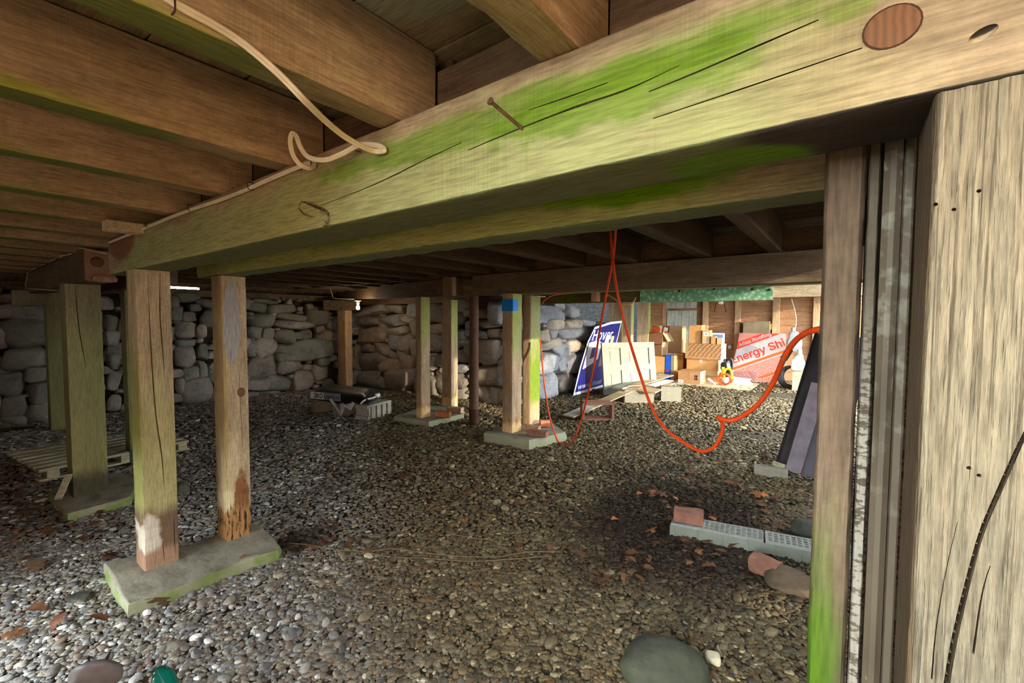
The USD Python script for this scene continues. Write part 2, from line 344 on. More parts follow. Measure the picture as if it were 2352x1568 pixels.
W_postG = wood('post_far_green', 'z', [C(132, 102, 74), C(174, 138, 104), C(192, 160, 126)], lambda M: [(M.mul(M.nface((1, 0, 0)), M.lin((0, 0, 1), -.55, -.05, .15, (9, 9, 2), .1), .85), C(140, 146, 92)), (M.mul(M.nface((1, 0, 0)), M.lin((0, 0, -1), 1.2, -.1, .2, (12, 12, 2), .35), M.lin((0, 0, 1), -.55, -.05, .1)), C(112, 134, 36)), (M.mul(M.nface((-1, 0, 0)), .3), C(80, 60, 40))], cross=20)
XS = [atY(.955, a, 700)[0] for a in (1883, 1978, 2013, 2082)]
W_brown = wood('post_brown_mossy', 'z', [C(76, 56, 42), C(108, 82, 62), C(124, 98, 76)], lambda M: [(M.mul(M.lin((0, 0, -1), 1.15, -.1, .3, (24, 24, 5), .2), M.lin((-1, 0, 0), XS[0] + .045, -.010, .016, (40, 40, 6), .022)), C(70, 96, 12)), (M.mul(M.lin((0, 0, -1), .62, -.15, .2, (18, 18, 5), .2), .7), C(110, 110, 70))], cross=26)
W_flaky = wood('plank_flaky', 'z', [C(56, 44, 36), C(92, 76, 62), C(108, 90, 74)], lambda M: [(M.mul(M.rng(M.noise((60, 60, 130), detail=5), .42, .52), M.lin((0, 0, -1), 1.5, -.1, .2, 9, .1)), C(140, 132, 116))], fibre=.2)
W_grey = wood('post_weathered_grey', 'z', [C(54, 47, 38), C(98, 89, 75), C(114, 105, 90)], lambda M: [(M.mul(M.lin((0, 0, 1), -1.2, -.3, .4, 4, .2), .5), C(168, 150, 116)), (M.mul(M.nface((-1, 0, 0)), .8), C(96, 74, 50)), (M.mul(M.rng(M.noise((230, 230, 2.6), detail=3, dist=.5), .54, .62), .6), C(70, 60, 46))], bump=1.6, cross=110, along=1.6, fibre=.45, dirt=.2)
W_pale = wood('pale_board', 'x', [C(150, 120, 92), C(206, 176, 146), C(224, 200, 172)], lambda M: [(M.blob((-.85, 4.3, 1.72), (.25, 1, .2), 12, .3), C(140, 150, 70))])
W_slat = wood('pallet_slat', 'y', [C(110, 100, 80), C(168, 156, 128), C(196, 186, 160)], cross=30)
W_board = wood('cedar_board', 'x', [C(120, 72, 44), C(170, 112, 72), C(190, 136, 94)], cross=20, dirt=.25)
W_stud = wood('stud', 'z', [C(140, 96, 62), C(192, 144, 104), C(212, 170, 130)])
W_old = wood('old_grey_board', 'z', [C(90, 88, 88), C(160, 158, 156), C(196, 194, 190)], cross=30)
M_crack = plain('rust_dark', C(70, 44, 30), .9, (90, .6), var=.4, ns=60)
M_rust = plain('rust', C(100, 74, 58), .85, (120, .7), var=.45, ns=90)
M_knot = None
def mk_knot():
    M = Mat('knot'); w = M.node('wave_texture', {'vector': M.node('mapping', {'vector': M.objpos()}, scale=(28., 28., 28.)) + '.vector'}, wave_type='rings', rings_direction='spherical', scale=1.2, distortion=3., detail=3., detail_scale=1.)
    return M.done(M.ramp(w + '.fac', [(0, C(104, 70, 42)), (1, C(124, 84, 50))]), .7)
M_knot = mk_knot()
# ---- stone, soil, pebbles
def mk_ground():
    M = Mat('soil'); a = M.noise(9, detail=6); v = M.node('voronoi_texture', {'vector': M.pos()}, feature='f1', scale=34.)
    col = M.ramp(v + '.color', [(0, C(40, 34, 28)), (.4, C(76, 66, 52)), (.7, C(100, 90, 72)), (1, C(60, 54, 46))])
    col = M.mix(col, M.ramp(a, [(.3, (.55, .52, .48)), (.6, (1, 1, 1))]), 1., 'multiply')
    return M.done(col, .95, [(v + '.distance', .9, .02), (a, .5, .03)], .1)
M_ground = mk_ground()
def mk_pebble(name, stops, mul=1.):
    M = Mat(name); M.pos(); oi = M.node('object_info'); r = oi + '.random'
    col = M.ramp(r, stops, True); sp = M.noise(70, detail=4); big = M.noise(1.3, detail=4)
    col = M.mix(col, M.ramp(sp, [(.3, (.74, .73, .72)), (.7, (1.16, 1.15, 1.13))]), 1., 'multiply')
    inner = M.lin((.55, .8, 0), .35, -.25, .9, (1.1, 1.1, 1.1), .5)       # tan dust tint further in, with daylight fall-off from the left painted in
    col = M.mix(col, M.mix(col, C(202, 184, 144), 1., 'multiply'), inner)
    shade_and_soil = M.math('maximum', M.blob((-0.87, 2.98, .15), (1.0, 1.15, 1.), 2.4, .55, -.1, .7), M.blob((-2.93, 1.50, .05), (.26, .36, 1.), 4., .5, .0, .8))  # painted shade on the right hand floor, plus dark soil beside the slab
    col = M.mix(col, M.mix(col, C(118, 98, 80), 1., 'multiply'), shade_and_soil)
    return M.done(col, .72, [(sp, .35, .004)], .35)
M_peb = [mk_pebble('pebble_a', [(0, C(96, 98, 102)), (.25, C(140, 138, 130)), (.45, C(112, 108, 100)), (.6, C(170, 170, 162)), (.72, C(106, 98, 88)), (.85, C(132, 134, 138)), (.95, C(196, 198, 192)), (1, C(222, 222, 216))]),
         mk_pebble('pebble_b', [(0, C(84, 84, 88)), (.3, C(128, 122, 108)), (.5, C(154, 146, 126)), (.7, C(100, 94, 84)), (.85, C(136, 122, 106)), (1, C(118, 98, 82))])]
def mk_stone(name, stops, moss=.0):
    M = Mat(name); M.pos(); r = M.node('object_info') + '.random'; a = M.noise(6, detail=7, rough=.65); b = M.noise(38, detail=5)
    col = M.mix(M.ramp(r, stops), M.ramp(a, [(.28, (.55, .54, .52)), (.5, (1, 1, 1)), (.72, (1.3, 1.24, 1.14))]), 1., 'multiply')
    col = M.mix(col, M.ramp(b, [(.3, (.8, .8, .8)), (.7, (1.12, 1.12, 1.1))]), 1., 'multiply')
    if moss: col = M.mix(col, C(112, 116, 84), M.mul(M.rng(M.noise(3.5), .4, .65), moss))
    return M.done(col, .88, [(a, .5, .03), (b, .5, .008)], .25)
STONE = [(0, C(124, 114, 104)), (.3, C(152, 142, 128)), (.5, C(134, 126, 118)), (.7, C(168, 154, 136)), (.85, C(146, 130, 114)), (1, C(176, 166, 156))]
M_stone = mk_stone('field_stone', STONE)
M_stoneL = mk_stone('field_stone_mossy', [(0, C(116, 114, 102)), (.5, C(142, 138, 124)), (1, C(128, 128, 120))], .3)
M_stoneB = mk_stone('field_stone_grey', [(0, C(122, 124, 130)), (.5, C(150, 148, 146)), (1, C(130, 130, 132))])
M_dirt = plain('dark_earth', C(46, 38, 30), .95, (14, .6), var=.3, ns=8)
def mk_slab():
    M = Mat('slab_stone'); a = M.noise((5, 9, 9), detail=7, rough=.65); b = M.noise(45, detail=5)
    col = M.ramp(a, [(.3, C(104, 98, 84)), (.5, C(140, 134, 116)), (.7, C(160, 154, 136))])
    side = M.rng(M.dot(M.nrm(), (0, 0, 1)), .75, .35); col = M.mix(col, C(146, 148, 116), M.mul(side, .8))
    col = M.mix(col, C(112, 134, 64), M.mul(side, M.lin((0, -1, 0), 2., 0., .5), M.rng(M.noise(5), .42, .6)))
    return M.done(col, .9, [(a, .6, .012), (b, .5, .004)], .2)
M_slab = mk_slab()
M_rock = mk_stone('dark_rock', [(0, C(58, 59, 52)), (1, C(66, 67, 60))], .3)
M_brick = plain('brick_red', C(134, 92, 74), .92, (60, .6), var=.3, ns=14)
M_brickO = plain('brick_orange', C(186, 116, 68), .9, (60, .5), var=.2, ns=14)
M_block = plain('concrete_block', C(140, 134, 116), .95, (140, .7), var=.16, ns=30)
M_clay = plain('clay_flue', C(150, 104, 84), .85, (50, .3), var=.2, ns=12)

# ---------------------------------------------------------------- setting: ground
def axis_grid(a, b, s, oa, ob): return np.concatenate([np.linspace(oa, a, 9)[:-1], np.arange(a, b, s), np.linspace(b, ob, 9)])
gx, gy = axis_grid(-9.5, 2.0, .07, -40, 30), axis_grid(-3., 13., .07, -40, 45)
XX, YY = np.meshgrid(gx, gy, indexing='ij')
ZZ = gz(XX, YY) - .012 + (meshkit.fbm(np.stack([XX * 1.5, YY * 1.5, XX * 0], -1), 4, 3) - .5) * .03
nx_, ny_ = XX.shape; idx = np.arange(nx_ * ny_).reshape(nx_, ny_)
q = np.stack([idx[:-1, :-1], idx[1:, :-1], idx[1:, 1:], idx[:-1, 1:]], -1).reshape(-1, 4)
obj('floor', (np.stack([XX, YY, ZZ], -1).reshape(-1, 3), q), M_ground, kind='structure', smooth=True)
# bank of grey gravel rising outside, beyond the end of the field-stone wall
bxs, bys = np.linspace(-26, 8, 60), np.linspace(13.5, 24, 30); BX, BY = np.meshgrid(bxs, bys, indexing='ij')
BZ = .2 + (BY - 13.5) * .42 + (meshkit.fbm(np.stack([BX * .9, BY * .9, BX * 0], -1), 4, 9) - .5) * .7
idx = np.arange(BX.size).reshape(BX.shape); q = np.stack([idx[:-1, :-1], idx[1:, :-1], idx[1:, 1:], idx[:-1, 1:]], -1).reshape(-1, 4)
obj('bank', (np.stack([BX, BY, BZ], -1).reshape(-1, 3), q), plain('bank_gravel', C(19, 19, 19), 1., (20, .8), var=.5, ns=9, spec=0.), kind='structure', smooth=True)

# gravel: loose pebbles nobody could count
rng = np.random.default_rng(11)
def peb_mesh(k, flat):
    v = _ico[1].vertices; r = np.random.default_rng(k)
    p = np.sign(v) * np.abs(v) ** .85 * (1 + .28 * (meshkit.noise(v * 1.7 + k * 5, k) - .5) * 2)[:, None]
    return trimesh.Trimesh(p * np.array([1.15 + .25 * r.random(), .85, flat]), _ico[1].faces, process=False)
pi = UsdGeom.PointInstancer.Define(stage, '/World/gravel'); mark(pi.GetPrim(), 'loose crushed gravel covering the ground under the timber floor', 'gravel', kind='stuff')
protos = []
for k in range(6):
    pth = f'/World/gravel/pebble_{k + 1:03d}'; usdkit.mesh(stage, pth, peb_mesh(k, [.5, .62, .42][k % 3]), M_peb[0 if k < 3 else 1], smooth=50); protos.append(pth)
def scatter(n, x0, x1, y0, y1, dmin, dmax, size, keep, lift):
    p = np.column_stack([rng.uniform(x0, x1, n), rng.uniform(y0, y1, n)]); z = gz(p[:, 0], p[:, 1]); P = np.column_stack([p, z])
    ok, w = seen(P, keep); sel = ok & (w > dmin) & (w <= dmax); P = P[sel]
    return P, size * np.exp(rng.normal(0, .28, len(P))), lift
sets = [scatter(120000, -5.6, .3, -.2, 3.6, .9, 3.0, .0092, 260, .004), scatter(95000, -7.4, .2, -.4, 5.4, 3.0, 5.2, .0108, 200, .004), scatter(80000, -7.9, .3, -.6, 8.5, 5.2, 8.0, .0140, 160, .004), scatter(22000, -4.6, .3, 5.0, 11., 8.0, 12., .019, 120, .003),
        scatter(5200, -5.6, .3, -.2, 3.6, .9, 3.4, .0155, 260, .009), scatter(2500, -7.4, .2, -.4, 6, 3.4, 6.5, .019, 200, .009)]
P = np.vstack([s[0] for s in sets]); S = np.concatenate([s[1] for s in sets])
P[:, 2] += S * rng.uniform(-.15, .45, len(S)) + (meshkit.fbm(np.column_stack([P[:, :2] * 1.5, P[:, 0] * 0]), 4, 3) - .5) * .03 - .008
ax = rng.normal(size=(len(P), 3)) * [.35, .35, 1.0]; ang = rng.uniform(-math.pi, math.pi, len(P))
e = ax / np.linalg.norm(ax, axis=1, keepdims=True); tilt = rng.uniform(-.5, .5, len(P))
qw, qz = np.cos(ang / 2), np.sin(ang / 2); tx, ty = np.sin(tilt / 2) * np.cos(ang * 3), np.sin(tilt / 2) * np.sin(ang * 3); tw = np.cos(tilt / 2)
quat = np.column_stack([tw * qw, tx * qw + ty * qz, ty * qw - tx * qz, tw * qz])
pi.CreatePositionsAttr(Vt.Vec3fArray.FromNumpy(P.astype(np.float32))); pi.CreateScalesAttr(Vt.Vec3fArray.FromNumpy(np.repeat(S[:, None], 3, 1).astype(np.float32)))
pi.CreateOrientationsAttr(Vt.QuathArray([Gf.Quath(*map(float, x)) for x in quat]))
pi.CreateProtoIndicesAttr(Vt.IntArray.FromNumpy(rng.integers(0, 6, len(P)).astype(np.int32)))
for x in protos: pi.CreatePrototypesRel().AddTarget(x)

# ---------------------------------------------------------------- setting: ceiling, joists, beams
ZB, ZT, ZC = 1.77, 1.994, 2.215
ce = struct('ceiling', (-3.5, 3, ZC))
for i in range(49):
    y = -.58 + i * .24
    near = y < 4.4
    obj('plank', timber(-8.4, .6, y + .002, y + .237, ZC + .004 * random.random(), ZC + .035, 'x', 14 if near else 2, 1, .004, .002 if near else 0, seed=i), W_plank if y < 1.0 else W_plank_shaded, ce)
obj('decking', bx(-8.4, .6, -.6, 11.2, ZC + .045, ZC + .07), W_plank, ce)  # added unseen sheet that stops sky light leaking between the planks
JX = [-.455, -.955, -1.51, -2.055, -2.62, -3.165, -3.70, -4.24, -4.78, -5.32, -5.86, -6.40, -6.94, -7.48, .12]
JL = ['rough floor joist overhead nearest the big grey post, with chewed torn lower edge', 'knotty floor joist with the cream cable stapled along its side', 'first floor joist left of the one carrying the cream cable', 'second floor joist left of the one carrying the cream cable',
      'third floor joist left of the cream cable, with bright green lower edge', 'fourth floor joist left of the one carrying the cream cable']
for i, x in enumerate(JX):
    lab, grp = (JL[i], None) if i < 6 else (f"{['fifth', 'sixth', 'seventh', 'eighth', 'ninth', 'tenth', 'eleventh', 'twelfth'][i - 6]} floor joist left of the one carrying the cream cable, in the far left bay", None) if i < 14 else ('dark floor joist over the right hand posts', None)
    t = thing('floor_joist', lab, 'joist', (x, -.55, ZT), grp)
    near = i < 5
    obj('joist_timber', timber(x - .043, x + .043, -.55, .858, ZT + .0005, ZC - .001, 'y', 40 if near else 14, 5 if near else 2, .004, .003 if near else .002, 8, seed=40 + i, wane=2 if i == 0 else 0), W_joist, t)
FO = ['first', 'second', 'third', 'fourth', 'fifth', 'sixth', 'seventh', 'eighth', 'ninth', 'tenth', 'eleventh', 'twelfth', 'thirteenth', 'fourteenth']
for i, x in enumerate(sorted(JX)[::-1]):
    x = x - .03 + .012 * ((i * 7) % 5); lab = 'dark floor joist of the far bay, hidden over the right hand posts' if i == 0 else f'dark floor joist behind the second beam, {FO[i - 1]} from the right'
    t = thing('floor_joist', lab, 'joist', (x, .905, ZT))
    obj('joist_timber', timber(x - .043, x + .043, .905, 11.1, ZT + .0005, ZC - .001, 'y', 50, 2, .004, .002, 8, seed=140 + i), W_joist_shaded, t)
k = 0
for a, b in zip(sorted(JX)[:-1], sorted(JX)[1:]):
    obj('blocking_board', timber(a + .046, b - .046, .862, .90, ZT + .002, 2.165, 'x', 8, 2, .003, .002, seed=80 + k), W_block, ce)
    obj('blocking_board', bx(a + .046, b - .046, 3.80, 3.84, ZT + .002, 2.165), W_block, ce); k += 1

# nearest mossy beam, with its real checks (cracks) cut out of the wood
y1 = .733
bm = timber(atY(y1, 250, 600)[0], .95, y1, .901, ZB, ZT, 'x', 150, 8, .006, .0022, 10, seed=1)
cr = [[(690, 462, 0), (718, 470, 1), (752, 490, 1), (750, 516, 1), (722, 545, 1), (690, 574, 1)], [(693, 462, 0), (687, 478, 1), (700, 492, 1), (722, 499, 0)],
      [(735, 472, .2), (830, 436, .5), (905, 402, .8), (975, 367, .6), (1060, 327, .3)], [(1075, 345, .3), (1200, 292, .6), (1320, 246, 1), (1440, 205, .7), (1560, 150, 0)],
      [(1215, 252, .2), (1300, 224, .6), (1395, 190, .2)], [(1490, 210, .3), (1600, 165, .6), (1740, 105, .6), (1880, 45, .2)], [(1500, 272, .2), (1700, 205, .4), (1980, 110, .2)]]
cut = []
for j, c in enumerate(cr):
    pts = spline([atY(y1, a, b) for a, b, _ in c], 4); w = np.interp(np.linspace(0, 1, len(pts)), np.linspace(0, 1, len(c)), [x[2] for x in c])
    cut += wedge(pts, (0, -1, 0), (w * (.012 if j == 0 else .006 if j == 1 else .0035) + .0008).tolist(), .05 if j < 2 else .02)
u0 = atY(y1, 690, 574)
cut += wedge([u0 + [0, 0, .002], u0 + [.02, .05, -.001], u0 + [-.03, .1, 0]], (0, 0, -1), [.012, .010, .002], .03)
hq = atY(y1, 2258, 78); cut.append(m3.Manifold.sphere(.0085, 20).scale((1.5, 1.2, .8)).rotate((0, -25, 0)).translate((hq[0], hq[1], hq[2])))
bm = carve(bm, cut)
t = thing('support_beam', 'nearest heavy timber beam, green with algae, running across the top to the big grey post', 'beam', (-1.5, .8, ZB))
obj('beam_timber', bm, W_beam, t, smooth=40)
def knot(parent, c, r, n, tall=.002):
    n = np.asarray(n, float); ex = np.cross([0, 0, 1], n) if abs(n[2]) < .9 else np.array([1., 0, 0]); ex /= np.linalg.norm(ex); ey = np.cross(n, ex)
    rm_ = lathe([(r[0] * 1.08, -.004), (r[0] * 1.08, tall * .35), (r[0] * .96, tall * .5), (.0001, tall * .5)], sides=22); rm_.vertices[:, 1] *= r[1] / r[0]; obj('knot_rim', frame(rm_, c, ex, ey, n), M_crack, parent)
    d = lathe([(r[0], -.004), (r[0], tall * .6), (r[0] * .94, tall), (.0001, tall * 1.2)], sides=20); d.vertices[:, 1] *= r[1] / r[0]
    return obj('knot', frame(d, c, ex, ey, n), M_knot, parent)
k0, k1, k2 = atY(y1, 2048, 62), atY(y1, 1985, 62), atY(y1, 2048, 25); knot(t, k0, (abs(k1[0] - k0[0]), .024), (0, -1, 0))
y2, y2b = 1.144, 1.2727
t = thing('support_beam', 'second timber beam close behind the mossy one, with waney bark lower edge', 'beam', (-1.5, 1.2, ZB))
bm = timber(atY(y2, 452, 630)[0], .3, y2, y2b, ZB, ZT, 'x', 110, 6, .007, .004, 7, seed=2, wane=1.5)
obj('beam_timber', bm, W_beam2, t)
t = thing('support_beam', 'dark timber beam at the far left ending in a pink knotty cut end', 'beam', (-6, .8, ZB)); xr = atY(y1, 195, 610)[0]
obj('beam_timber', timber(-7.5, xr, y1, .90, ZB, ZT - .001, 'x', 60, 4, .006, .002, 9, seed=3), wood('timber_left_beam', 'x', [C(64, 44, 28), C(112, 80, 50), C(134, 100, 66)], lambda M: [(M.lin((1, 0, 0), -xr, -.05, -.005, 20, .01), C(164, 126, 102))], dirt=.45), t)
obj('end_split', timber(xr - .12, xr + .055, .76, .90, ZB - .006, ZB + .03, 'x', 8, 3, .006, .004, 20, seed=9), plain('end_grain_pink', C(158, 122, 100), .85, (60, .5), var=.25, ns=25), t, label='splintered pink piece at the beam end')
knot(t, (xr + .001, .80, ZB + .14), (.035, .035), (1, 0, 0))
t = thing('support_beam', 'dark beam behind the left hand beam, over the narrow post', 'beam', (-6, 1.2, ZB))
obj('beam_timber', timber(-7.5, -4.35, 1.144, 1.27, ZB, ZT - .001, 'x', 30, 3, .006, .002, 9, seed=4), W_dark, t)
# far beams
yf = 3.72; xa = atY(yf, 1085, 650)[0]
t = thing('support_beam', 'long brown far beam behind the orange cord, above the taped post', 'beam', (-1.5, 3.8, ZB))
obj('beam_timber', timber(xa, .4, yf, yf + .15, ZB, ZT - .001, 'x', 60, 4, .005, .0016, 9, seed=5), W_far, t)
obj('bottom_strip', bx(xa + .25, .3, yf + .16, yf + .21, ZB - .004, ZB + .03), plain('strip_greenish', C(150, 160, 104), .8, var=.3, ns=9), t, label='thin greenish strip under the beam')
xl = atY(yf, 1045, 660)[0]; o0 = np.array([xl, 3.80, 0]); o1 = np.array([-7.9, 4.93, 0]); dd = (o1 - o0) / np.linalg.norm(o1 - o0); pp = np.array([-dd[1], dd[0], 0])
lb = timber(0, np.linalg.norm(o1 - o0), -.075, .075, 0, .205, 'x', 30, 4, .005, .0016, 9, seed=6)
def tiltz(q):
    q = frame(q, o0, dd, pp * -1 if pp[1] < 0 else pp, (0, 0, 1)); s = ((q.vertices - o0) @ dd) / np.linalg.norm(o1 - o0); q.vertices[:, 2] += ZB + .105 * s; return q
t = thing('support_beam', 'brown beam over the steel pipe and the pair of posts, running back to the bulb', 'beam', (-5.5, 4.3, ZB))
obj('beam_timber', tiltz(lb), W_far, t)
obj('end_block', bx(xl - .14, xl + .02, 3.66, 3.72, ZB, ZT - .01, .004, 'z'), wood('end_block', 'z', [C(110, 72, 48), C(170, 122, 88), C(196, 150, 116)]), t, label='paler upright block at the beam end')
obj('joint_piece', bx(xl + .01, xa - .08, 3.84, 3.96, ZB + .01, ZT - .03), W_dark, t)
# header with green flashing at the back of the far bay
yh = 5.0; hz0, hz1 = atY(yh, 1500, 692)[2], ZT - .002
t = thing('header_beam', 'long header beam behind the far beam, mossy on the left and pale pink on the right', 'beam', (-1.6, yh, hz0))
xg0, xg1 = atY(yh, 1472, 680)[0], atY(yh, 1776, 675)[0]
obj('header_timber', timber(-3.9, xg1 - .2, yh, yh + .14, hz0, hz1, 'x', 30, 3, .005, .002, 9, seed=7), wood('header_mossy', 'x', [C(60, 46, 26), C(104, 84, 48), C(120, 100, 60)], lambda M: [(M.rng(M.noise(2.2), .45, .6), C(92, 98, 40))]), t)
obj('pale_board', bx(xg1 - .25, .35, yh - .012, yh + .10, hz0 + .012, hz1), W_pale, t, label='pale pink board at the right end')
ob = atY(yh - .03, 1370, 682); obj('cross_block', bx(ob[0] - .035, ob[0] + .035, yh - .10, yh, hz0 + .01, ob[2] + .16), plain('block_pink', C(190, 134, 106), .85, (60, .3)), t, label='small pink block nailed on the face')
def mk_flash():
    M = Mat('green_galvanised'); v = M.node('voronoi_texture', {'vector': M.pos()}, feature='f1', scale=24.); n = M.noise(60, detail=4)
    return M.done(M.mix(M.ramp(v + '.distance', [(.1, C(196, 222, 194)), (.45, C(130, 182, 138)), (.8, C(108, 162, 118))]), M.ramp(n, [(.3, (.85,) * 3), (.7, (1.12,) * 3)]), 1., 'multiply'), .55, (), .5, .25)
M_flash = mk_flash()
fl = thing('metal_flashing', 'mottled green galvanised flashing nailed along the header', 'flashing', ((xg0 + xg1) / 2, yh, hz0))
obj('flashing_face', bx(xg0, xg1, yh - .026, yh - .014, hz0 - .008, hz1 - .03, .001), M_flash, fl); obj('flashing_lip', bx(xg0, xg1, yh - .024, yh + .03, hz0 - .012, hz0 - .006, .001), M_flash, fl)
for px, py in ((1640, 664), (1728, 664), (1768, 665), (1560, 668)):
    c = atY(yh - .03, px, py); obj('nail_head', frame(lathe([(.012, 0), (.012, .004), (.001, .007)], sides=8), c, (1, 0, 0), (0, 0, 1), (0, -1, 0)), M_crack, fl)

# ---------------------------------------------------------------- setting: field-stone walls
XL, YB, XR = -7.75, 5.2, -3.92
def seg_left(px, py): return atX(XL, px, py)
def seg_back(px, py): return atY(YB, px, py)
def seg_ret(px, py): return atX(XR, px, py)
def tr(scale, ox, oy, L): return [(ox + a / scale, oy + b / scale, w / scale, h / scale) for a, b, w, h in L]
S_left = tr(3.92, 0, 560, [(60, 490, 220, 90), (230, 615, 470, 140), (20, 850, 130, 180), (250, 810, 410, 220), (220, 1045, 440, 215), (100, 1265, 270, 215), (100, 1470, 280, 190), (370, 1180, 310, 150), (400, 1340, 280, 190), (390, 1510, 270, 200), (80, 1640, 180, 150)]) \
  + tr(2.613, 0, 600, [(80, 960, 170, 70), (240, 920, 190, 140), (180, 430, 330, 170), (20, 300, 120, 80), (660, 370, 95, 95), (665, 465, 110, 95), (690, 600, 80, 100), (690, 720, 80, 110), (690, 850, 90, 100), (630, 250, 120, 80), (1060, 310, 70, 90), (1140, 335, 90, 60), (1120, 412, 130, 90), (1210, 420, 70, 85), (1130, 490, 140, 48), (1115, 585, 130, 140), (1150, 690, 95, 130), (1215, 650, 70, 95), (1215, 545, 60, 100), (1085, 745, 60, 90), (1180, 775, 190, 150)]) \
  + tr(3.136, 560, 600, [(160, 290, 180, 40), (80, 330, 160, 70), (275, 342, 190, 72), (150, 430, 190, 95), (345, 400, 210, 48), (380, 456, 270, 66), (85, 515, 110, 90), (178, 522, 92, 85), (295, 540, 150, 100), (60, 620, 80, 130), (160, 625, 170, 135), (145, 762, 230, 150), (290, 690, 95, 65), (335, 765, 165, 100), (100, 890, 180, 90), (255, 870, 180, 110), (440, 640, 390, 155)])
S_back = tr(3.136, 560, 600, [(465, 350, 210, 58), (600, 368, 80, 55), (490, 400, 100, 45), (577, 437, 132, 98), (665, 425, 70, 120), (445, 525, 175, 78), (615, 535, 145, 105), (655, 640, 75, 115), (470, 735, 115, 55), (590, 725, 105, 62), (655, 690, 65, 50), (665, 748, 95, 68), (440, 850, 172, 98), (505, 788, 112, 88), (612, 830, 160, 118), (360, 912, 200, 60), (520, 910, 150, 60),
    (900, 355, 200, 88), (1070, 340, 155, 66), (895, 440, 190, 88), (1060, 430, 190, 80), (905, 535, 205, 112), (800, 640, 70, 140), (795, 370, 60, 80), (880, 630, 96, 84), (990, 632, 116, 84), (1080, 505, 170, 86), (1085, 575, 100, 130), (1160, 600, 120, 150), (1215, 625, 80, 140), (920, 722, 210, 130), (1050, 755, 140, 112), (1130, 680, 90, 90), (1180, 745, 100, 120), (920, 850, 230, 130), (1135, 850, 210, 165), (800, 740, 90, 90), (800, 820, 80, 90), (1230, 880, 120, 120), (1330, 900, 160, 150), (1330, 720, 150, 120), (1330, 580, 150, 120), (1440, 880, 120, 150), (1420, 720, 110, 110),
    (1540, 530, 92, 92), (1585, 592, 100, 62), (1545, 690, 105, 112), (1570, 772, 66, 66), (1550, 855, 115, 112), (1545, 962, 112, 112), (1640, 460, 130, 70), (1755, 652, 195, 172), (1765, 820, 195, 165), (1730, 970, 130, 135), (1815, 975, 95, 135), (1800, 520, 110, 66), (1700, 530, 110, 60), (1760, 450, 130, 60), (1860, 640, 90, 150), (1870, 820, 80, 160), (1880, 970, 90, 140), (1900, 520, 110, 90)])
S_ret = tr(2.613, 1200, 480, [(180, 640, 150, 110), (235, 578, 90, 50), (298, 612, 62, 84), (210, 690, 112, 72), (292, 692, 118, 60), (125, 760, 90, 90), (208, 752, 92, 64), (310, 740, 200, 70), (180, 812, 110, 70), (230, 850, 110, 90), (310, 815, 130, 80), (140, 930, 120, 125), (235, 925, 110, 110), (140, 1060, 105, 150), (240, 1045, 120, 110), (320, 920, 120, 120), (330, 1040, 120, 100), (420, 760, 130, 90), (430, 880, 140, 130), (60, 660, 60, 90), (50, 780, 60, 120), (60, 900, 60, 110), (60, 1020, 60, 120), (380, 690, 100, 50)])
def stone_wall(name, seg, stones, axis, rngs, mat, ztop, seed, nfill, inward, zfun, dep=.17):
    """axis: 0 runs along x, 1 runs along y; inward: unit vector from the face into the wall"""
    inward = np.asarray(inward, float); W = struct(name, (0, 0, 0)); r = np.random.default_rng(seed); occ = []; n = 0
    def add(c, sw, sh, d, push, e, sub):
        nonlocal n
        size = np.array([0, 0, sh]); size[axis] = sw; size[1 - axis] = d
        b = boulder(size, e, seed * 500 + n, sub); b = turn(b, (0, 0, 0), r.uniform(-7, 7), np.abs(inward)); b = turn(b, (0, 0, 0), r.uniform(-9, 9))
        b.vertices += c + inward * (d * .62 + push); obj('stone', b, mat(r), W, smooth=32); n += 1
    for px, py, w, h in stones:
        c = seg(px, py); a, b = seg(px - w / 2, py), seg(px + w / 2, py); t_, u_ = seg(px, py - h / 2), seg(px, py + h / 2)
        sw, sh = abs(a[axis] - b[axis]) / 2, abs(t_[2] - u_[2]) / 2
        c[axis] = (a[axis] + b[axis]) / 2; big = sw * sh
        if not (rngs[0] - .4 < c[axis] < rngs[1] + .4) or sw > 1.2: continue
        add(c, sw * 1.10, sh * 1.10, min(.26, max(.12, (sw + sh) * .55)), r.uniform(-.03, .03), r.uniform(.46, .68), 3 if big > .03 else 2); occ.append((c[axis], c[2], sw, sh))
    def free(s, z, k): return all(((s - a) / (sw + k)) ** 2 + ((z - b) / (sh + k * .8)) ** 2 > .92 for a, b, sw, sh in occ)
    for lim, cnt in ((.19, nfill), (.12, nfill * 2), (.07, nfill * 3), (.045, nfill * 4)):
        for _ in range(cnt * 6):
            if n > 292: break
            s = r.uniform(*rngs); z = r.uniform(zfun(s) + lim * .3, ztop(s) - lim * .4)
            if free(s, z, lim * .75):
                sw = lim * r.uniform(.9, 1.5); sh = lim * r.uniform(.55, .95); c = np.zeros(3); c[axis] = s; c[1 - axis] = seg(1176, 784)[1 - axis] if False else W_FACE[name]; c[2] = z
                add(c, sw * 1.1, sh * 1.1, max(lim, .08), r.uniform(0, .05), r.uniform(.5, .72), 2); occ.append((s, z, sw * .92, sh * .92))
    return W
W_FACE = {'wall_left': XL, 'wall_back': YB, 'wall_return': XR}
wl = stone_wall('wall_left', seg_left, S_left, 1, (-1.3, 5.3), lambda r: M_stoneL if r.random() < .6 else M_stone, lambda s: 1.86, 21, 26, (-1, 0, 0), lambda s: .2)
wb = stone_wall('wall_back', seg_back, S_back, 0, (-7.8, -3.9), lambda r: M_stone if r.random() < .8 else M_stoneB, lambda s: 1.80 if s < -4.85 else 1.64, 22, 22, (0, 1, 0), lambda s: .2)
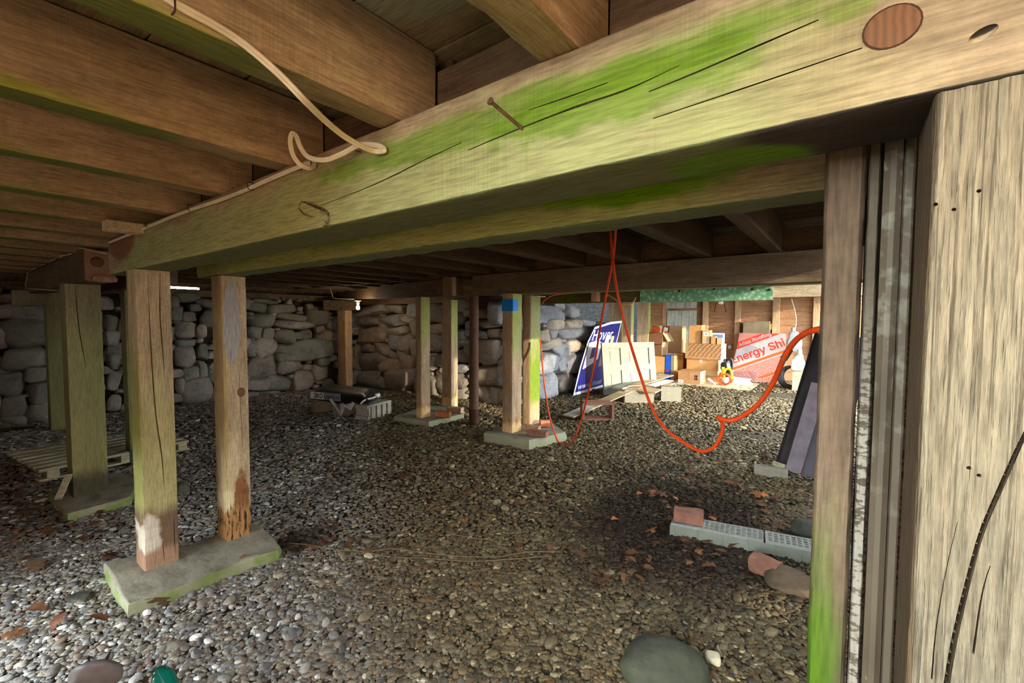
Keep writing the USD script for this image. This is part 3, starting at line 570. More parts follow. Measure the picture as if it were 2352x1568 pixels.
wr = stone_wall('wall_return', seg_ret, S_ret, 1, (5.2, 8.4), lambda r: M_stoneB if r.random() < .7 else M_stone, lambda s: 1.72 if s < 7.3 else 1.45, 23, 14, (-1, 0, 0), lambda s: .2)
obj('backing', bx(XL - .62, XL - .17, -1.6, 5.9, 0, 1.84), M_dirt, wl); obj('backing', bx(-8.2, -4.85, YB + .17, YB + .6, 0, 1.80), M_dirt, wb); obj('backing', bx(-4.85, -3.9, YB + .17, YB + .6, 0, 1.615), M_dirt, wb); obj('backing', bx(XR - .65, XR - .17, 5.3, 8.4, 0, 1.36), M_dirt, wr)
# timbers on top of the walls, leaving the slits where daylight shows
s0, s1 = atX(XL - .1, 400, 660)[1], atX(XL - .1, 468, 662)[1]; zs = atX(XL - .1, 430, 657)[2], atX(XL - .1, 430, 664)[2]
obj('sill_timber', timber(XL - .45, XL - .05, -1.5, 5.6, 1.82, zs[1], 'y', 30, 3, .01, .006, 6, seed=31), W_dark, wl)
obj('rim_board', bx(XL - .3, XL - .26, -1.5, 5.6, zs[0], ZC), W_dark, wl)
obj('rim_board', bx(XL - .3, XL - .26, -1.5, s0, zs[1] - .01, zs[0] + .01), W_dark, wl); obj('rim_board', bx(XL - .3, XL - .26, s1, 5.6, zs[1] - .01, zs[0] + .01), W_dark, wl)
zp = atY(YB + .1, 915, 699)[2]
obj('sill_timber', timber(-8.0, -4.85, YB + .02, YB + .25, zp, ZT - .02, 'x', 20, 3, .01, .006, 6, seed=32), W_dark, wb)
obj('rim_board', bx(-8.2, -3.9, YB + .3, YB + .34, 1.88, ZC), W_dark, wb)
obj('rim_board', bx(-4.86, -3.75, YB + .24, YB + .28, 1.645, 1.99), W_dark, wb)
# added board wall, unseen at the right, with gaps cut to steer the sun
wd = struct('wall_right', (.48, 0, 0))
def boards(y0, y1, z0, z1):
    n = max(1, round((z1 - z0) / .23)); h = (z1 - z0) / n
    for i in range(n): obj('board', bx(.47 - .006 * (i % 2), .50, y0, y1, z0 + i * h, z0 + (i + 1) * h - .004), W_board, wd)
for r_ in ((.96, 2.1, -.05, 3.2), (2.1, 2.45, -.05, .26), (2.1, 2.45, .33, 3.2), (2.45, 2.85, -.05, 2.3), (2.85, 3.55, -.05, 1.05), (2.85, 3.55, 2.0, 2.3), (3.55, 4.1, -.05, 2.3), (4.1, 4.85, -.05, 1.6), (4.1, 4.85, 2.12, 2.3), (4.85, 5.3, -.05, 2.3), (5.3, 6.5, -.05, .6)): boards(*r_)
wsk = struct('wall_front', (-6, -.58, 0))  # added unseen skirt and outer walls, their openings shape the skylight
for i in range(10):
    z = -.05 + i * .225; k_ = -.57 - .006 * (i % 2)
    obj('board', bx(-8.4, -3.4, -.60, k_, z, z + .221), W_board, wsk); obj('board', bx(-2.2, -.85, -.60, k_, z, z + .221), W_board, wsk)
    if z > .8: obj('board', bx(-3.4, -2.2, -.60, k_, z, z + .221), W_board, wsk)
for i in range(14):
    z = -.05 + i * .225; obj('board', bx(.5, 1.9, .93, .96 - .006 * (i % 2), z, z + .221), W_board, wsk); obj('board', bx(1.87 + .006 * (i % 2), 1.9, -8, .93, z, z + .221), W_board, wsk)
# added unseen bank behind the viewer, blocking the low sky
hx, hy = np.linspace(-5.5, 16, 40), np.linspace(-14, -7, 16); HX, HY = np.meshgrid(hx, hy, indexing='ij')
HZ = np.maximum(-.1, .9 * sstep(-7., -10., HY) * sstep(-5.5, -3.5, HX)) + .4 * (meshkit.fbm(np.stack([HX, HY, HX * 0], -1), 4, 12) - .5)
idx = np.arange(HX.size).reshape(HX.shape); q = np.stack([idx[:-1, :-1], idx[1:, :-1], idx[1:, 1:], idx[:-1, 1:]], -1).reshape(-1, 4)
obj('bank', (np.stack([HX, HY, HZ], -1).reshape(-1, 3), q), plain('bank_green', C(62, 72, 44), .95, (12, .8), var=.4, ns=5), kind='structure', smooth=True)

# ---------------------------------------------------------------- footing stones and posts
def foot(label, pts, h, zg, seed):
    o, msh = slab(pts, h, .014, seed); msh.vertices[:, 2] += zg; c = np.mean(pts, 0)
    t = thing('footing_slab', label, 'stone slab', (c[0], c[1], zg)); obj('slab_stone', msh, M_slab, t, smooth=30); return t
P_ = lambda L, z: [atZ(z, *a)[:2] for a in L]
foot('nearest thick footing slab, grey with mossy green edge, under the two front posts', P_([(292, 1390), (420, 1345), (520, 1302), (560, 1288), (640, 1262), (645, 1250), (600, 1208), (585, 1204), (420, 1252), (236, 1290)], .06), .062, 0, 1)
foot('low green footing slab under the olive post at the left', P_([(155, 1181), (300, 1140), (330, 1085), (240, 1085), (150, 1105), (112, 1129)], .06), .06, 0, 2)
foot('pale square footing slab under the pair of posts beside the steel pipe', P_([(905, 955), (985, 969), (1066, 950), (1040, 934), (985, 930)], .30), .07, .235, 3)
foot('square footing slab with broken bricks on it, under the blue-taped post', P_([(1111, 994), (1215, 1012), (1300, 992), (1268, 972), (1180, 970)], .325), .095, .235, 4)
def post(label, corner, base, wx, wy, mat, ztop, seed, zgrow=0, cracks=None, rough=.002, seg=40, mark_=None):
    """corner: pixel of the foot of the +x,-y edge"""
    c = atZ(base, *corner); x1, y0 = c[0], c[1]
    t = thing('timber_post', label, 'post', (x1 - wx / 2, y0 + wy / 2, base))
    msh = timber(x1 - wx, x1, y0, y0 + wy, base - .004, ztop - .0005, 'z', seg, 6, .007, rough, 8, seed=seed)
    if cracks:
        cut = []
        for fac, pts, w, d in cracks:
            n = (1, 0, 0) if fac == 'x' else (0, -1, 0)
            pw = [np.array([x1, y0 + a * wy, b]) if fac == 'x' else np.array([x1 - wx + a * wx, y0, b]) for a, b in pts]; pw = spline(pw, 3)
            ww = w * np.clip(1.2 * np.sin(np.linspace(.15, math.pi - .15, len(pw))), .1, 1); cut += wedge(pw, n, ww.tolist(), d)
        msh = carve(msh, cut)
    obj('post_timber', msh, mat, t, smooth=40); return t, x1, y0
post('front timber post, pale green over a bleached patch at its foot, on the near slab', (333, 1313), .062, .17, .165, W_post1, ZB, 11, cracks=[('x', [(.35, 1.75), (.38, 1.3), (.45, .95), (.58, .7), (.62, .5)], .006, .03), ('x', [(.70, 1.76), (.66, 1.5), (.74, 1.15)], .006, .03), ('x', [(.88, .1), (.86, .35)], .004, .02), ('x', [(.55, .08), (.53, .2)], .004, .02)])
t, x1, y0 = post('second front post, tan with a smooth grey patch near its top, on the near slab', (522, 1244), .062, .155, .15, W_post2, ZB, 12, cracks=[('x', [(.62, 1.2), (.66, .9), (.72, .6)], .003, .02), ('x', [(.2, .06), (.22, .2)], .006, .03), ('x', [(.75, .06), (.78, .22)], .005, .03)])
knot(t, (x1, y0 + .11, .36), (.012, .016), (1, 0, 0)); knot(t, (x1, y0 + .112, .43), (.007, .008), (1, 0, 0)); knot(t, (x1, y0 + .105, 1.02), (.022, .028), (1, 0, 0))
post('thick olive post on the low slab at the left', (167, 1143), .06, .19, .22, W_postL, ZB, 13, cracks=[('x', [(.3, 1.75), (.36, 1.4), (.5, 1.1)], .006, .03)])
c = atZ(.0, 300, 1082); t = thing('timber_post', 'narrow brown post seen between the olive post and the pale green post', 'post', (c[0] - .08, c[1], .05))
obj('post_timber', timber(c[0] - .16, c[0], c[1], c[1] + .15, -.03, ZB - .001, 'z', 20, 3, .006, .002, 8, seed=14), W_postL, t)
post('left post of the pair on the pale slab, mossy near its top', (968, 961), .303, .10, .15, W_postF, ZB, 15)
post('right post of the pair on the pale slab, brown with a scorched foot', (1037, 935), .303, .19, .13, W_postF, ZB, 16)
t, x1, y0 = post('post with blue tape on the slab with bricks', (1176, 995), .328, .135, .17, W_postF, ZB, 17)
za, zb_ = atY(y0, 1160, 714)[2], atY(y0, 1160, 687)[2]
M_tape = plain('blue_tape', C(24, 128, 206), .55, (80, .2), var=.08)
tp = [bx(x1 - .137, x1 + .003, y0 - .003, y0 - .0005, za, zb_, .0005), bx(x1 + .0005, x1 + .003, y0 - .003, y0 + .09, za, zb_, .0005)]
obj('tape', tp, M_tape, t, label="strip of blue painter's tape wrapped round the post")
post('green-streaked post on the slab with bricks, right of the taped post', (1217, 978), .328, .11, .20, W_postG, ZB, 18)
obj('shim', bx(-3.0, -2.78, 4.12, 4.3, ZB - .012, ZB - .001), W_pale, None, 'thin wooden shim on top of the green-streaked post', 'shim')
c = G(1082, 976); t = thing('steel_pipe', 'rusty steel pipe post standing on the gravel between the post pairs', 'pipe', (c[0], c[1] + .05, c[2]))
obj('pipe_shaft', tube([(c[0], c[1] + .05, .22), (c[0], c[1] + .05, 1.0), (c[0], c[1] + .05, ZT - .002)], .056, 20, 1), M_rust, t); obj('pipe_foot', tube([(c[0], c[1] + .05, .2), (c[0], c[1] + .05, .43)], .0585, 20, 1), M_crack, t, label='dark corroded foot')
def capped(label, pb, w, cap, dist, zt2):
    t0 = ray(*pb); b = CAM + t0 * (((.31 if 'bulb' in label else .24) - 1.5) / t0[2]); x, y = b[0], b[1]; k = (b - CAM) @ FW
    zc0 = atY(y, (cap[0] + cap[2]) / 2, cap[3])[2]; t = thing('timber_post', label, 'post', (x, y, .24))
    obj('post_timber', timber(x - w / 2, x + w / 2, y - .07, y + .07, .2, zc0, 'z', 20, 3, .005, .002, 8, seed=int(pb[0])), W_stud if 'bulb' in label else W_postL, t)
    d = RT - FW * 0; d = np.array([d[0], d[1], 0]); d /= np.linalg.norm(d); e = np.array([-d[1], d[0], 0])
    u0, u1 = (cap[0] - pb[0]) / FPX * k, (cap[2] - pb[0]) / FPX * k
    cb = timber(u0, u1, -.08, .08, 0, zt2 - zc0, 'x', 10, 3, .005, .002, 8, seed=3); obj('cap_block', frame(cb, (x, y, zc0 + .001), d, e, (0, 0, 1)), W_far if 'bulb' in label else W_postL, t); return x, y, zc0
wx_, wy_, wz_ = capped('short wall post with a cap block, under the light bulb', (794, 884), .24, (750, 683, 826, 713), 8.5, 1.835)
capped('dark wall post with a wide cap block at the far left', (135, 985), .16, (58, 665, 142, 705), 5.2, 1.80)

# posts at the right edge
c = atY(y1, 2149, 215); xg = c[0]
t = thing('timber_post', 'big weathered grey post filling the right edge, deeply grained and cracked', 'post', (xg + .09, .82, 0))
gv = timber(xg, xg + .30, y1 + .001, y1 + .175, -.05, ZB - .0005, 'z', 150, 50, .005, .0012, 14, seed=19)
v = gv.vertices; fr = v[:, 1] < y1 + .02                      # raised grain, washed out by the weather
u = v[:, 0] - xg; wv = np.sin((u * 300 + 9 * meshkit.fbm(np.column_stack([u * 9, v[:, 2] * 1.6, u * 0]), 4, 5) * 3.0)) ; v[:, 1] += np.where(fr, -.0013 * wv - .004 * (meshkit.noise(np.column_stack([u * 26, v[:, 2] * 1.4, u * 0]), 8) - .5), 0)
pts = spline([atY(y1, a, b) for a, b in ((2360, 985), (2330, 1045), (2290, 1140), (2255, 1225), (2225, 1330), (2205, 1410), (2186, 1500), (2170, 1600))], 4)
cut = wedge(pts, (0, -1, 0), (np.linspace(.004, .0055, len(pts))).tolist(), .05)
pts = spline([atY(y1, a, b) for a, b in ((2275, 1300), (2262, 1340), (2250, 1400), (2235, 1500))], 3); cut += wedge(pts, (0, -1, 0), np.linspace(.0008, .002, len(pts)).tolist(), .02)
pts = spline([atY(y1, a, b) for a, b in ((2200, 1200), (2170, 1330), (2150, 1450), (2140, 1560))], 3); cut += wedge(pts, (0, -1, 0), np.linspace(.0006, .0016, len(pts)).tolist(), .02)
for px, py in ((2250, 437), (2192, 480), (2150, 468), (2226, 1075), (2249, 1092)):
    q = atY(y1, px, py); cut.append(m3.Manifold.cylinder(.03, .0022, .0022, 8).rotate((90, 0, 0)).translate((q[0], q[1] + .015, q[2])))
obj('post_timber', carve(gv, cut), W_grey, t, smooth=45)
yb2 = .955
xs = XS
t = thing('timber_post', 'brown post with a bright mossy left edge, right of the orange hose', 'post', ((xs[0] + xs[1]) / 2, yb2, 0))
gv = timber(xs[0], xs[1] - .001, yb2, yb2 + .14, -.05, 1.94, 'z', 90, 8, .006, .0028, 9, seed=20, wane=1); obj('post_timber', gv, W_brown, t)
t = thing('plank', 'narrow upright plank with flaking whitish paint, between the brown post and the grey channel', 'plank', (xs[1] + .012, yb2, 0))
obj('plank_timber', timber(xs[1] + .002, xs[2] - .001, yb2 + .004, yb2 + .12, -.05, 1.94, 'z', 60, 4, .003, .002, 12, seed=21), W_flaky, t)
t = thing('channel_post', 'smooth greyish upright channel stained with drips, beside the big grey post', 'channel', ((xs[2] + xs[3]) / 2, yb2, 0))
def mk_chan():
    M = Mat('stained_channel'); a = M.noise((12, 12, 3), detail=5); b = M.noise(26, detail=5)
    col = M.mix(C(92, 80, 62), C(124, 116, 98), M.mul(M.rng(b, .5, .62), M.lin((0, 0, 1), -1.3, -.4, .4, 6, .3)))
    col = M.mix(col, C(74, 64, 48), M.rng(a, .5, .7)); col = M.mix(col, C(130, 122, 106), M.rng(M.noise(22, detail=2), .68, .72))
    return M.done(col, .6, [(b, .2, .004)], .3)
M_chan = mk_chan()
obj('channel_face', timber(xs[2] + .002, xs[3] - .012, yb2 - .012, yb2 + .05, -.05, 1.93, 'z', 20, 3, .008, .0006, 8, seed=22), M_chan, t)
obj('back_board', bx(XS[1] + .004, xg + .03, yb2 + .122, yb2 + .14, -.05, 1.93), W_flaky, t)
obj('channel_edge', timber(xs[3] - .011, xs[3] + .004, yb2 + .004, yb2 + .06, -.05, 1.93, 'z', 10, 2, .003, .0006, 8, seed=23), M_chan, t)

# ---------------------------------------------------------------- cables, hose, nail
M_cable = plain('cream_cable', C(222, 210, 176), .45, var=.12, ns=18)
M_orange = plain('orange_cord', C(214, 70, 22), .45, var=.1)
xj = -.955 + .043
cp = [atX(xj + .006, *a) for a in ((380, -8), (420, 18), (500, 62), (560, 101), (620, 151), (660, 189))]
ya = cp[-1][1]
for f, a in ((.15, (702, 233)), (.4, (747, 277)), (.65, (791, 313)), (.85, (833, 337)), (1, (862, 347)), (1.02, (883, 346)), (1.03, (876, 337)), (1.0, (850, 332)), (.99, (820, 335))): cp.append(atY(ya + (.716 - ya) * f, *a))
for y, a in ((.70, (786, 353)), (.68, (746, 367)), (.665, (708, 360)), (.66, (690, 336)), (.655, (681, 313)), (.652, (672, 306)), (.65, (667, 324)), (.655, (673, 355)), (.67, (690, 378)), (.70, (712, 386)), (.722, (722, 377)), (.724, (712, 374)), (.7235, (660, 394)), (.7235, (600, 420)), (.7235, (560, 438)), (.7235, (500, 461)), (.7235, (440, 481)), (.7235, (380, 504)), (.7235, (330, 525)), (.7235, (263, 552)), (.7235, (250, 557))): cp.append(atY(y, *a))
t = thing('electric_cable', 'cream twin cable looping down from a joist and stapled along the mossy beam', 'cable', cp[12])
cs = spline(cp, 6); tg = np.gradient(cs, axis=0); tg /= np.linalg.norm(tg, axis=1, keepdims=True); vw = cs - CAM; vw /= np.linalg.norm(vw, axis=1, keepdims=True)
sd = np.cross(tg, vw); sd /= np.linalg.norm(sd, axis=1, keepdims=True) + 1e-9
for i in range(1, len(sd)):
    if sd[i] @ sd[i - 1] < 0: sd[i] = -sd[i]
for _ in range(6): sd[1:-1] = (sd[:-2] + sd[1:-1] + sd[2:]) / 3
wdt = np.interp(np.arange(len(cs)), [0, 30, 60, len(cs)], [.0042, .0042, .0036, .0036])[:, None]
for sg in (-1, 1): obj('cable_core', tube(cs + sd * wdt * sg * .8, .0041, 8, 1), M_cable, t, smooth=True)
for px, py in ((720, 371), (575, 427), (437, 477), (340, 516), (820, 336)):
    q = atY(.722, px, py); obj('staple', tube([q + [0, .012, .012], q + [0, -.006, .012], q + [0, -.008, 0], q + [0, -.006, -.012], q + [0, .012, -.012]], .0014, 6, 3), M_crack, t)
q = atX(xj + .004, 397, 12); obj('staple', tube([q + [-.01, 0, .012], q + [.008, 0, .012], q + [.010, 0, 0], q + [.008, 0, -.012], q + [-.01, 0, -.012]], .0016, 6, 3), M_crack, t)
cp = [atY(.80, 246, 583)] + [atY(.728, *a) for a in ((182, 569), (172, 574), (160, 584), (140, 588), (112, 602), (88, 612), (66, 624), (62, 640), (60, 660), (90, 664), (140, 668))]
t = thing('electric_cable', 'thin greyish cable along the top of the dark left beam, dropping down its face', 'cable', cp[4])
obj('cable_core', tube(cp, .005, 6, 5), M_cable, t, smooth=True)
b0 = atY(y1, 1199, 295); h0 = atY(y1 - .075, 1127, 233); d = (h0 - b0) / np.linalg.norm(h0 - b0)
t = thing('nail', 'big rusty nail sticking out of the mossy beam', 'nail', b0)
obj('shank', tube([b0 - d * .02, b0 + d * .03, h0], .0036, 10, 1), M_rust, t); obj('nail_bead', tube([h0 - d * .004, h0, h0 + d * .0035], [.004, .0072, .0068], 12, 1), M_rust, t, label='flat nail head')
# orange cord: hooked on a joist, one loop sags near the ground, the thick near part ends at the brown post
cd = [(4.78, 1240, 780), (4.75, 1243, 800), (4.6, 1249, 870), (4.45, 1261, 950), (4.33, 1279, 1008), (4.25, 1290, 1018), (4.15, 1302, 1020), (4.0, 1318, 1008), (3.7, 1342, 940), (3.3, 1366, 830), (3.0, 1378, 755), (2.75, 1393, 672), (2.6, 1407, 600), (2.5, 1413, 545), (2.45, 1415, 500)]
ca = [(2.45, 1401, 500), (2.4, 1403, 545), (2.35, 1408, 600), (2.3, 1418, 672), (2.25, 1441, 765), (2.15, 1472, 865), (2.05, 1500, 942), (1.95, 1535, 990), (1.85, 1580, 1022), (1.78, 1612, 1036), (1.72, 1640, 1026), (1.68, 1656, 1000), (1.66, 1660, 975), (1.645, 1652, 961), (1.63, 1650, 957), (1.61, 1660, 963), (1.57, 1690, 963), (1.5, 1738, 931), (1.42, 1775, 880), (1.34, 1798, 828), (1.28, 1822, 788), (1.22, 1850, 765), (1.18, 1880, 756), (1.17, 1900, 754)]
pa, pb = spline([atD(*a) for a in cd], 6), spline([atD(*a) for a in ca], 6)
t = thing('extension_cord', 'orange cord hanging in two big loops, the thick near one ending at the brown post', 'cord', pb[40])
obj('cord_length', tube(pa, np.interp(np.arange(len(pa)), [0, len(pa)], [.0075, .0068]), 10, 1), M_orange, t, smooth=True)
obj('cord_length', tube(pb, np.interp(np.arange(len(pb)), [0, 60, 110, len(pb)], [.0068, .0070, .0078, .0082]), 10, 1), M_orange, t, smooth=True)
q0, q1 = atD(1.335, 1800, 824), atD(1.315, 1813, 803); cq_ = obj('coupling', tube([q0, (q0 + q1) / 2, q1], .0098, 12, 1), plain('coupling_green', C(70, 96, 88), .5), t, label='dark green coupling with a white mark')
obj('coupling_mark', tube([(q0 + q1) / 2 - FW * .0098 + RT * .003, (q0 + q1) / 2 - FW * .0098 - DN * .006], .0012, 6, 1), plain('white_mark', C(220, 222, 214), .5), cq_)
# light bulb on its porcelain base, and its wire
lb0 = CAM + ray(822, 690) * 7.2; t = thing('light_bulb', 'small light bulb under a white porcelain base at the end of the far left beam', 'light bulb', lb0)
M_white = plain('porcelain', C(236, 236, 232), .35, var=.04)
obj('porcelain_base', lathe([(.055, .0), (.052, -.008), (.026, -.014), (.024, -.055), (.02, -.058), (.001, -.058)][::-1], lb0 + [0, 0, .0], 20), M_white, t, smooth=40)
MB_ = Mat('bulb_glass'); eb = MB_.node('emission', color=(1., .9, .76), strength=1.3); bmat = usdkit.material(stage, MB_.p, MB_.n, MB_.l, surface=eb + '.emission')
obj('bulb', lathe([(.001, -.15), (.018, -.147), (.029, -.132), (.032, -.115), (.027, -.095), (.016, -.075), (.015, -.058)], lb0, 20), bmat, t, smooth=True)
sl = UsdLux.SphereLight.Define(stage, '/World/light_bulb/filament'); sl.CreateRadiusAttr(.036); sl.CreateIntensityAttr(BULB); sl.CreateColorAttr(Gf.Vec3f(1., .80, .56)); sl.AddTranslateOp().Set(Gf.Vec3d(0, 0, -.118))
obj('lamp_wire', tube([CAM + ray(*a) * d_ for d_, a in ((7.3, (745, 653)), (7.28, (757, 660)), (7.26, (764, 680)), (7.25, (770, 685)), (7.2, (815, 687)))], .006, 6, 4), M_cable, t)

# ---------------------------------------------------------------- left: pallet, shingle bundle on blocks
gp = .05; A = atZ(.19, 89, 1080); B = atZ(.19, 434, 1010); D = atZ(.19, 54, 1006)
ey = (B - A)[:2]; Ln = min(np.linalg.norm(ey), 1.5); ey = np.append(ey / np.linalg.norm(ey), 0); ex = np.array([ey[1], -ey[0], 0]) * -1
Wd = abs((D - A) @ ex); o = np.array([A[0], A[1], 0.]); zt_ = .19
t = thing('pallet', 'weathered slatted wooden pallet lying behind the left posts', 'pallet', (o[0], o[1], .05)); npl = 11
for i in range(npl):
    u0 = i * Wd / npl
    obj('slat', frame(bx(u0, u0 + Wd / npl * .58, 0, Ln, zt_ - .024, zt_, .003, 'y'), o, ex, ey, (0, 0, 1)), W_slat, t)
for y in (.03, Ln / 2 - .03, Ln - .12):
    obj('bearer', frame(bx(.0, Wd, y + .02, y + .10, zt_ - .085, zt_ - .021, .004), o, ex, ey, (0, 0, 1)), W_slat, t)
for u0 in (.0, Wd / 2 - .05, Wd - .1): obj('bottom_board', frame(bx(u0, u0 + .1, 0, Ln, zt_ - .106, zt_ - .086, .003, 'y'), o, ex, ey, (0, 0, 1)), W_slat, t)
c = G(192, 1112); t = thing('board_offcut', 'pale board offcut propped against the olive post', 'board', c)
q = atZ(.10, 134, 1147), atZ(.24, 158, 1093)
obj('offcut', frame(bx(0, .30, -.035, .035, 0, .015, .002), q[0], (q[1] - q[0]) / .30, np.cross((0, 0, 1), (q[1] - q[0]) / np.linalg.norm(q[1] - q[0])), (0, 0, 1)), W_slat, t)
def cinder(label, c, yaw, L=.39, W=.19, H=.19, up='z', ncell=2, group=None):
    b = m3.Manifold.cube((L, W, H), True)
    if up == 'x': b = b - m3.Manifold.cube((L + 1, W - .075, H - .05), True); ncell = 0
    cw = (L - .035 * (ncell + 1)) / max(1, ncell)
    for i in range(ncell): b = b - m3.Manifold.cube((cw, W - .07, H + .1), True).translate((-L / 2 + .035 + cw / 2 + i * (cw + .035), 0, 0))
    if up == 'y': b = b.rotate((90, 0, 0))
    b = b.rotate((0, 0, yaw)); z = b.bounding_box()[2]
    t = thing('concrete_block', label, 'concrete block', c, group); obj('block', b.translate((c[0], c[1], c[2] - z)), M_block, t); return t
pl = G(702, 944); pr = G(846, 966); pe = G(894, 951); zb0 = .235
yw = math.degrees(math.atan2(pe[1] - pr[1], pe[0] - pr[0]))
# ribbed block at the front right corner: ribs on its long side
t = thing('concrete_block', 'concrete block with vertical ribs under the right end of the black-wrapped bundle', 'concrete block', (pr[0], pr[1], zb0))
vx = (pe - pr)[:2]; Lr = .42; vx = np.append(vx / np.linalg.norm(vx), 0); vy = np.array([-vx[1], vx[0], 0]); rib = [bx(0, Lr, .02, .2, 0, .19)] + [bx(a, b, -.01, .03, .0, .165) for a, b in ((0, .03), (.05, .12), (.15, .22), (.25, .32), (.35, Lr))] + [bx(-.02, 0, -.01, .2, 0, .05), bx(-.03, .02, -.012, .19, .14, .19), bx(0, Lr, -.012, .2, .165, .192)]
for r_ in rib: obj('block_web', frame(r_, (pr[0], pr[1], zb0), vx, vy, (0, 0, 1)), M_block, t)
cinder('hollow concrete block under the left end of the black-wrapped bundle', (pl[0] + .22, pl[1] + .2, .235), yw - 25)
pm = G(782, 952); cinder('concrete block half hidden behind the white paper flap', (pm[0], pm[1] + .14, .225), yw - 20)
zt0 = .447
c0 = atZ(zt0, 706, 912); c1 = atZ(zt0, 846, 926); c2 = atZ(zt0, 880, 905); c3 = atZ(zt0, 742, 890)
t = thing('shingle_bundle', 'black plastic-wrapped bundle of roofing shingles lying on concrete blocks by the stone wall', 'shingles', (c0 + c2) / 2)
M_black = plain('black_plastic', C(30, 29, 30), .38, (22, .5), spec=.5); M_paper = plain('white_paper', C(214, 212, 208), .8, (12, .4), var=.08)
nu, nv = 26, 14; V = []
for i in range(nu + 1):
    for j in range(nv + 1):
        u_, v_ = i / nu, j / nv; p = (1 - v_) * ((1 - u_) * c0 + u_ * c1) + v_ * ((1 - u_) * c3 + u_ * c2)
        sag = -.035 * math.sin(math.pi * u_) * (1 - v_) ** 2; edge_ = min(v_, 1 - v_, u_ * 1.5, (1 - u_) * 1.5); p = p + [0, 0, .10 * min(1, edge_ * 5) ** .5 + sag + .02 * (meshkit.noise(np.array([[u_ * 5, v_ * 14, 2.]]), 3)[0] - .5)]
        V.append(p)
V = np.array(V); idx = np.arange((nu + 1) * (nv + 1)).reshape(nu + 1, nv + 1); F = np.stack([idx[:-1, :-1], idx[1:, :-1], idx[1:, 1:], idx[:-1, 1:]], -1).reshape(-1, 4)
VB = V.copy(); VB[:, 2] = zt0 - .012; per = np.concatenate([idx[:, 0], idx[-1, 1:], idx[-2::-1, -1], idx[0, -2:0:-1]]); n0 = len(V)
F2 = [(per[k_], per[(k_ + 1) % len(per)], per[(k_ + 1) % len(per)] + n0, per[k_] + n0) for k_ in range(len(per))]
tm = trimesh.Trimesh(np.vstack([V, VB]), np.vstack([meshkit.arrays((V, F))[1], meshkit.arrays((V, F))[1][:, ::-1] + n0, meshkit.arrays((np.vstack([V, VB]), np.array(F2)[:, ::-1]))[1]]), process=False)
obj('plastic_wrap', tm, M_black, t, smooth=True)
e1 = (c1 - c0) / np.linalg.norm(c1 - c0); e2 = np.array([0, 0, 1.]); nr = np.cross(e1, e2)
fr0 = c0 + e1 * .06 - [0, 0, .0]
obj('side_panel', frame(bx(-.03, .52, 0, .10, -.012, .0), fr0 + nr * .006 + [0, 0, -.012], e1, e2, nr), plain('grey_label', C(112, 112, 118), .6), t)
obj('label_panel', frame(bx(0, .24, .005, .095, 0, .002, .0003), fr0 + nr * .0065 + [0, 0, -.012], e1, e2, nr), M_paper, t)
obj('lettering', words('IKO', .062, fr0 + e1 * .07 + [0, 0, .008] + nr * .0085, e1, e2), plain('black_ink', C(18, 18, 18), .6), t); obj('lettering', words('SHINGLES', .035, fr0 + e1 * .27 + [0, 0, .012] + nr * .0065, e1, e2), plain('grey_ink', C(70, 70, 76), .6), t)
fa = [atZ(zt0 + .03, 770, 900), CAM + ray(757, 918) * 5.75, CAM + ray(784, 956) * 5.55, CAM + ray(793, 934) * 5.6, CAM + ray(806, 942) * 5.6, CAM + ray(816, 926) * 5.65]
fan = np.array(fa); th = np.array(FW) * .003; fv = np.vstack([fan, fan + th]); ff = [(0, 1, 2), (0, 2, 3), (0, 3, 4), (0, 4, 5)]; ff = ff + [(a + 6, c_ + 6, b + 6) for a, b, c_ in ff] + sum([[(i, i + 6, (i + 1) % 6 + 6), (i, (i + 1) % 6 + 6, (i + 1) % 6)] for i in range(6)], [])
obj('paper_flap', trimesh.Trimesh(fv, ff, process=False), M_paper, t, label='torn white paper flap hanging down', smooth=False)
obj('torn_edge', tube([CAM + ray(a, b) * d_ for d_, a, b in ((5.68, 828, 931), (5.66, 833, 922), (5.7, 845, 916), (5.75, 858, 913), (5.78, 866, 908), (5.8, 872, 906))], [.012] * 30 + [.03] * 11, 6, 8), M_paper, t)

# ---------------------------------------------------------------- bricks and stones on the ground
def brick(label, c, yaw, mat, size=(.2, .095, .06), seed=0, tilt=0, group=None):
    b = timber(-size[0] / 2, size[0] / 2, -size[1] / 2, size[1] / 2, 0, size[2], 'x', 10, 4, .005, .004, 20, seed=seed, wane=1.5)
    b = turn(turn(b, (0, 0, 0), tilt, (1, 0, 0)), (0, 0, 0), yaw); b.vertices += c; t = thing('brick', label, 'brick', c, group); obj('brick_body', b, mat, t); return t
zs_ = .331
c = atZ(zs_, 1236, 1001); brick('reddish brick lying at the front of the slab, before the green-streaked post', c, 12, M_brick, seed=1)
c = atZ(zs_, 1210, 990); brick('greyish brick behind the front one on the same slab', (c[0], c[1] + .07, c[2]), 14, plain('brick_grey', C(160, 122, 96), .92, (60, .6), var=.3, ns=14), (.2, .09, .05), 2)
c = atZ(zs_, 1250, 980); brick('broken orange brick piece at the back right of the slab', (c[0], c[1] + .02, zs_ + .0), 40, plain('brick_pink', C(196, 124, 92), .92, (60, .6), var=.25), (.11, .09, .07), 3)
zs_ = .307
c = atZ(zs_, 1018, 958); brick('bright orange brick on the pale slab beside the scorched post', c, 18, M_brickO, (.19, .07, .075), 4)
c = atZ(zs_, 1046, 946); brick('pinkish brick at the right end of the pale slab', c, 18, plain('brick_pale', C(186, 146, 120), .92, (60, .6), var=.25), (.2, .1, .065), 5)
c = G(1757, 1325); brick('red brick lying before the drain channel', (c[0], c[1] + .03, c[2] + .005), -16, M_brick, (.14, .09, .085), 7, 8)
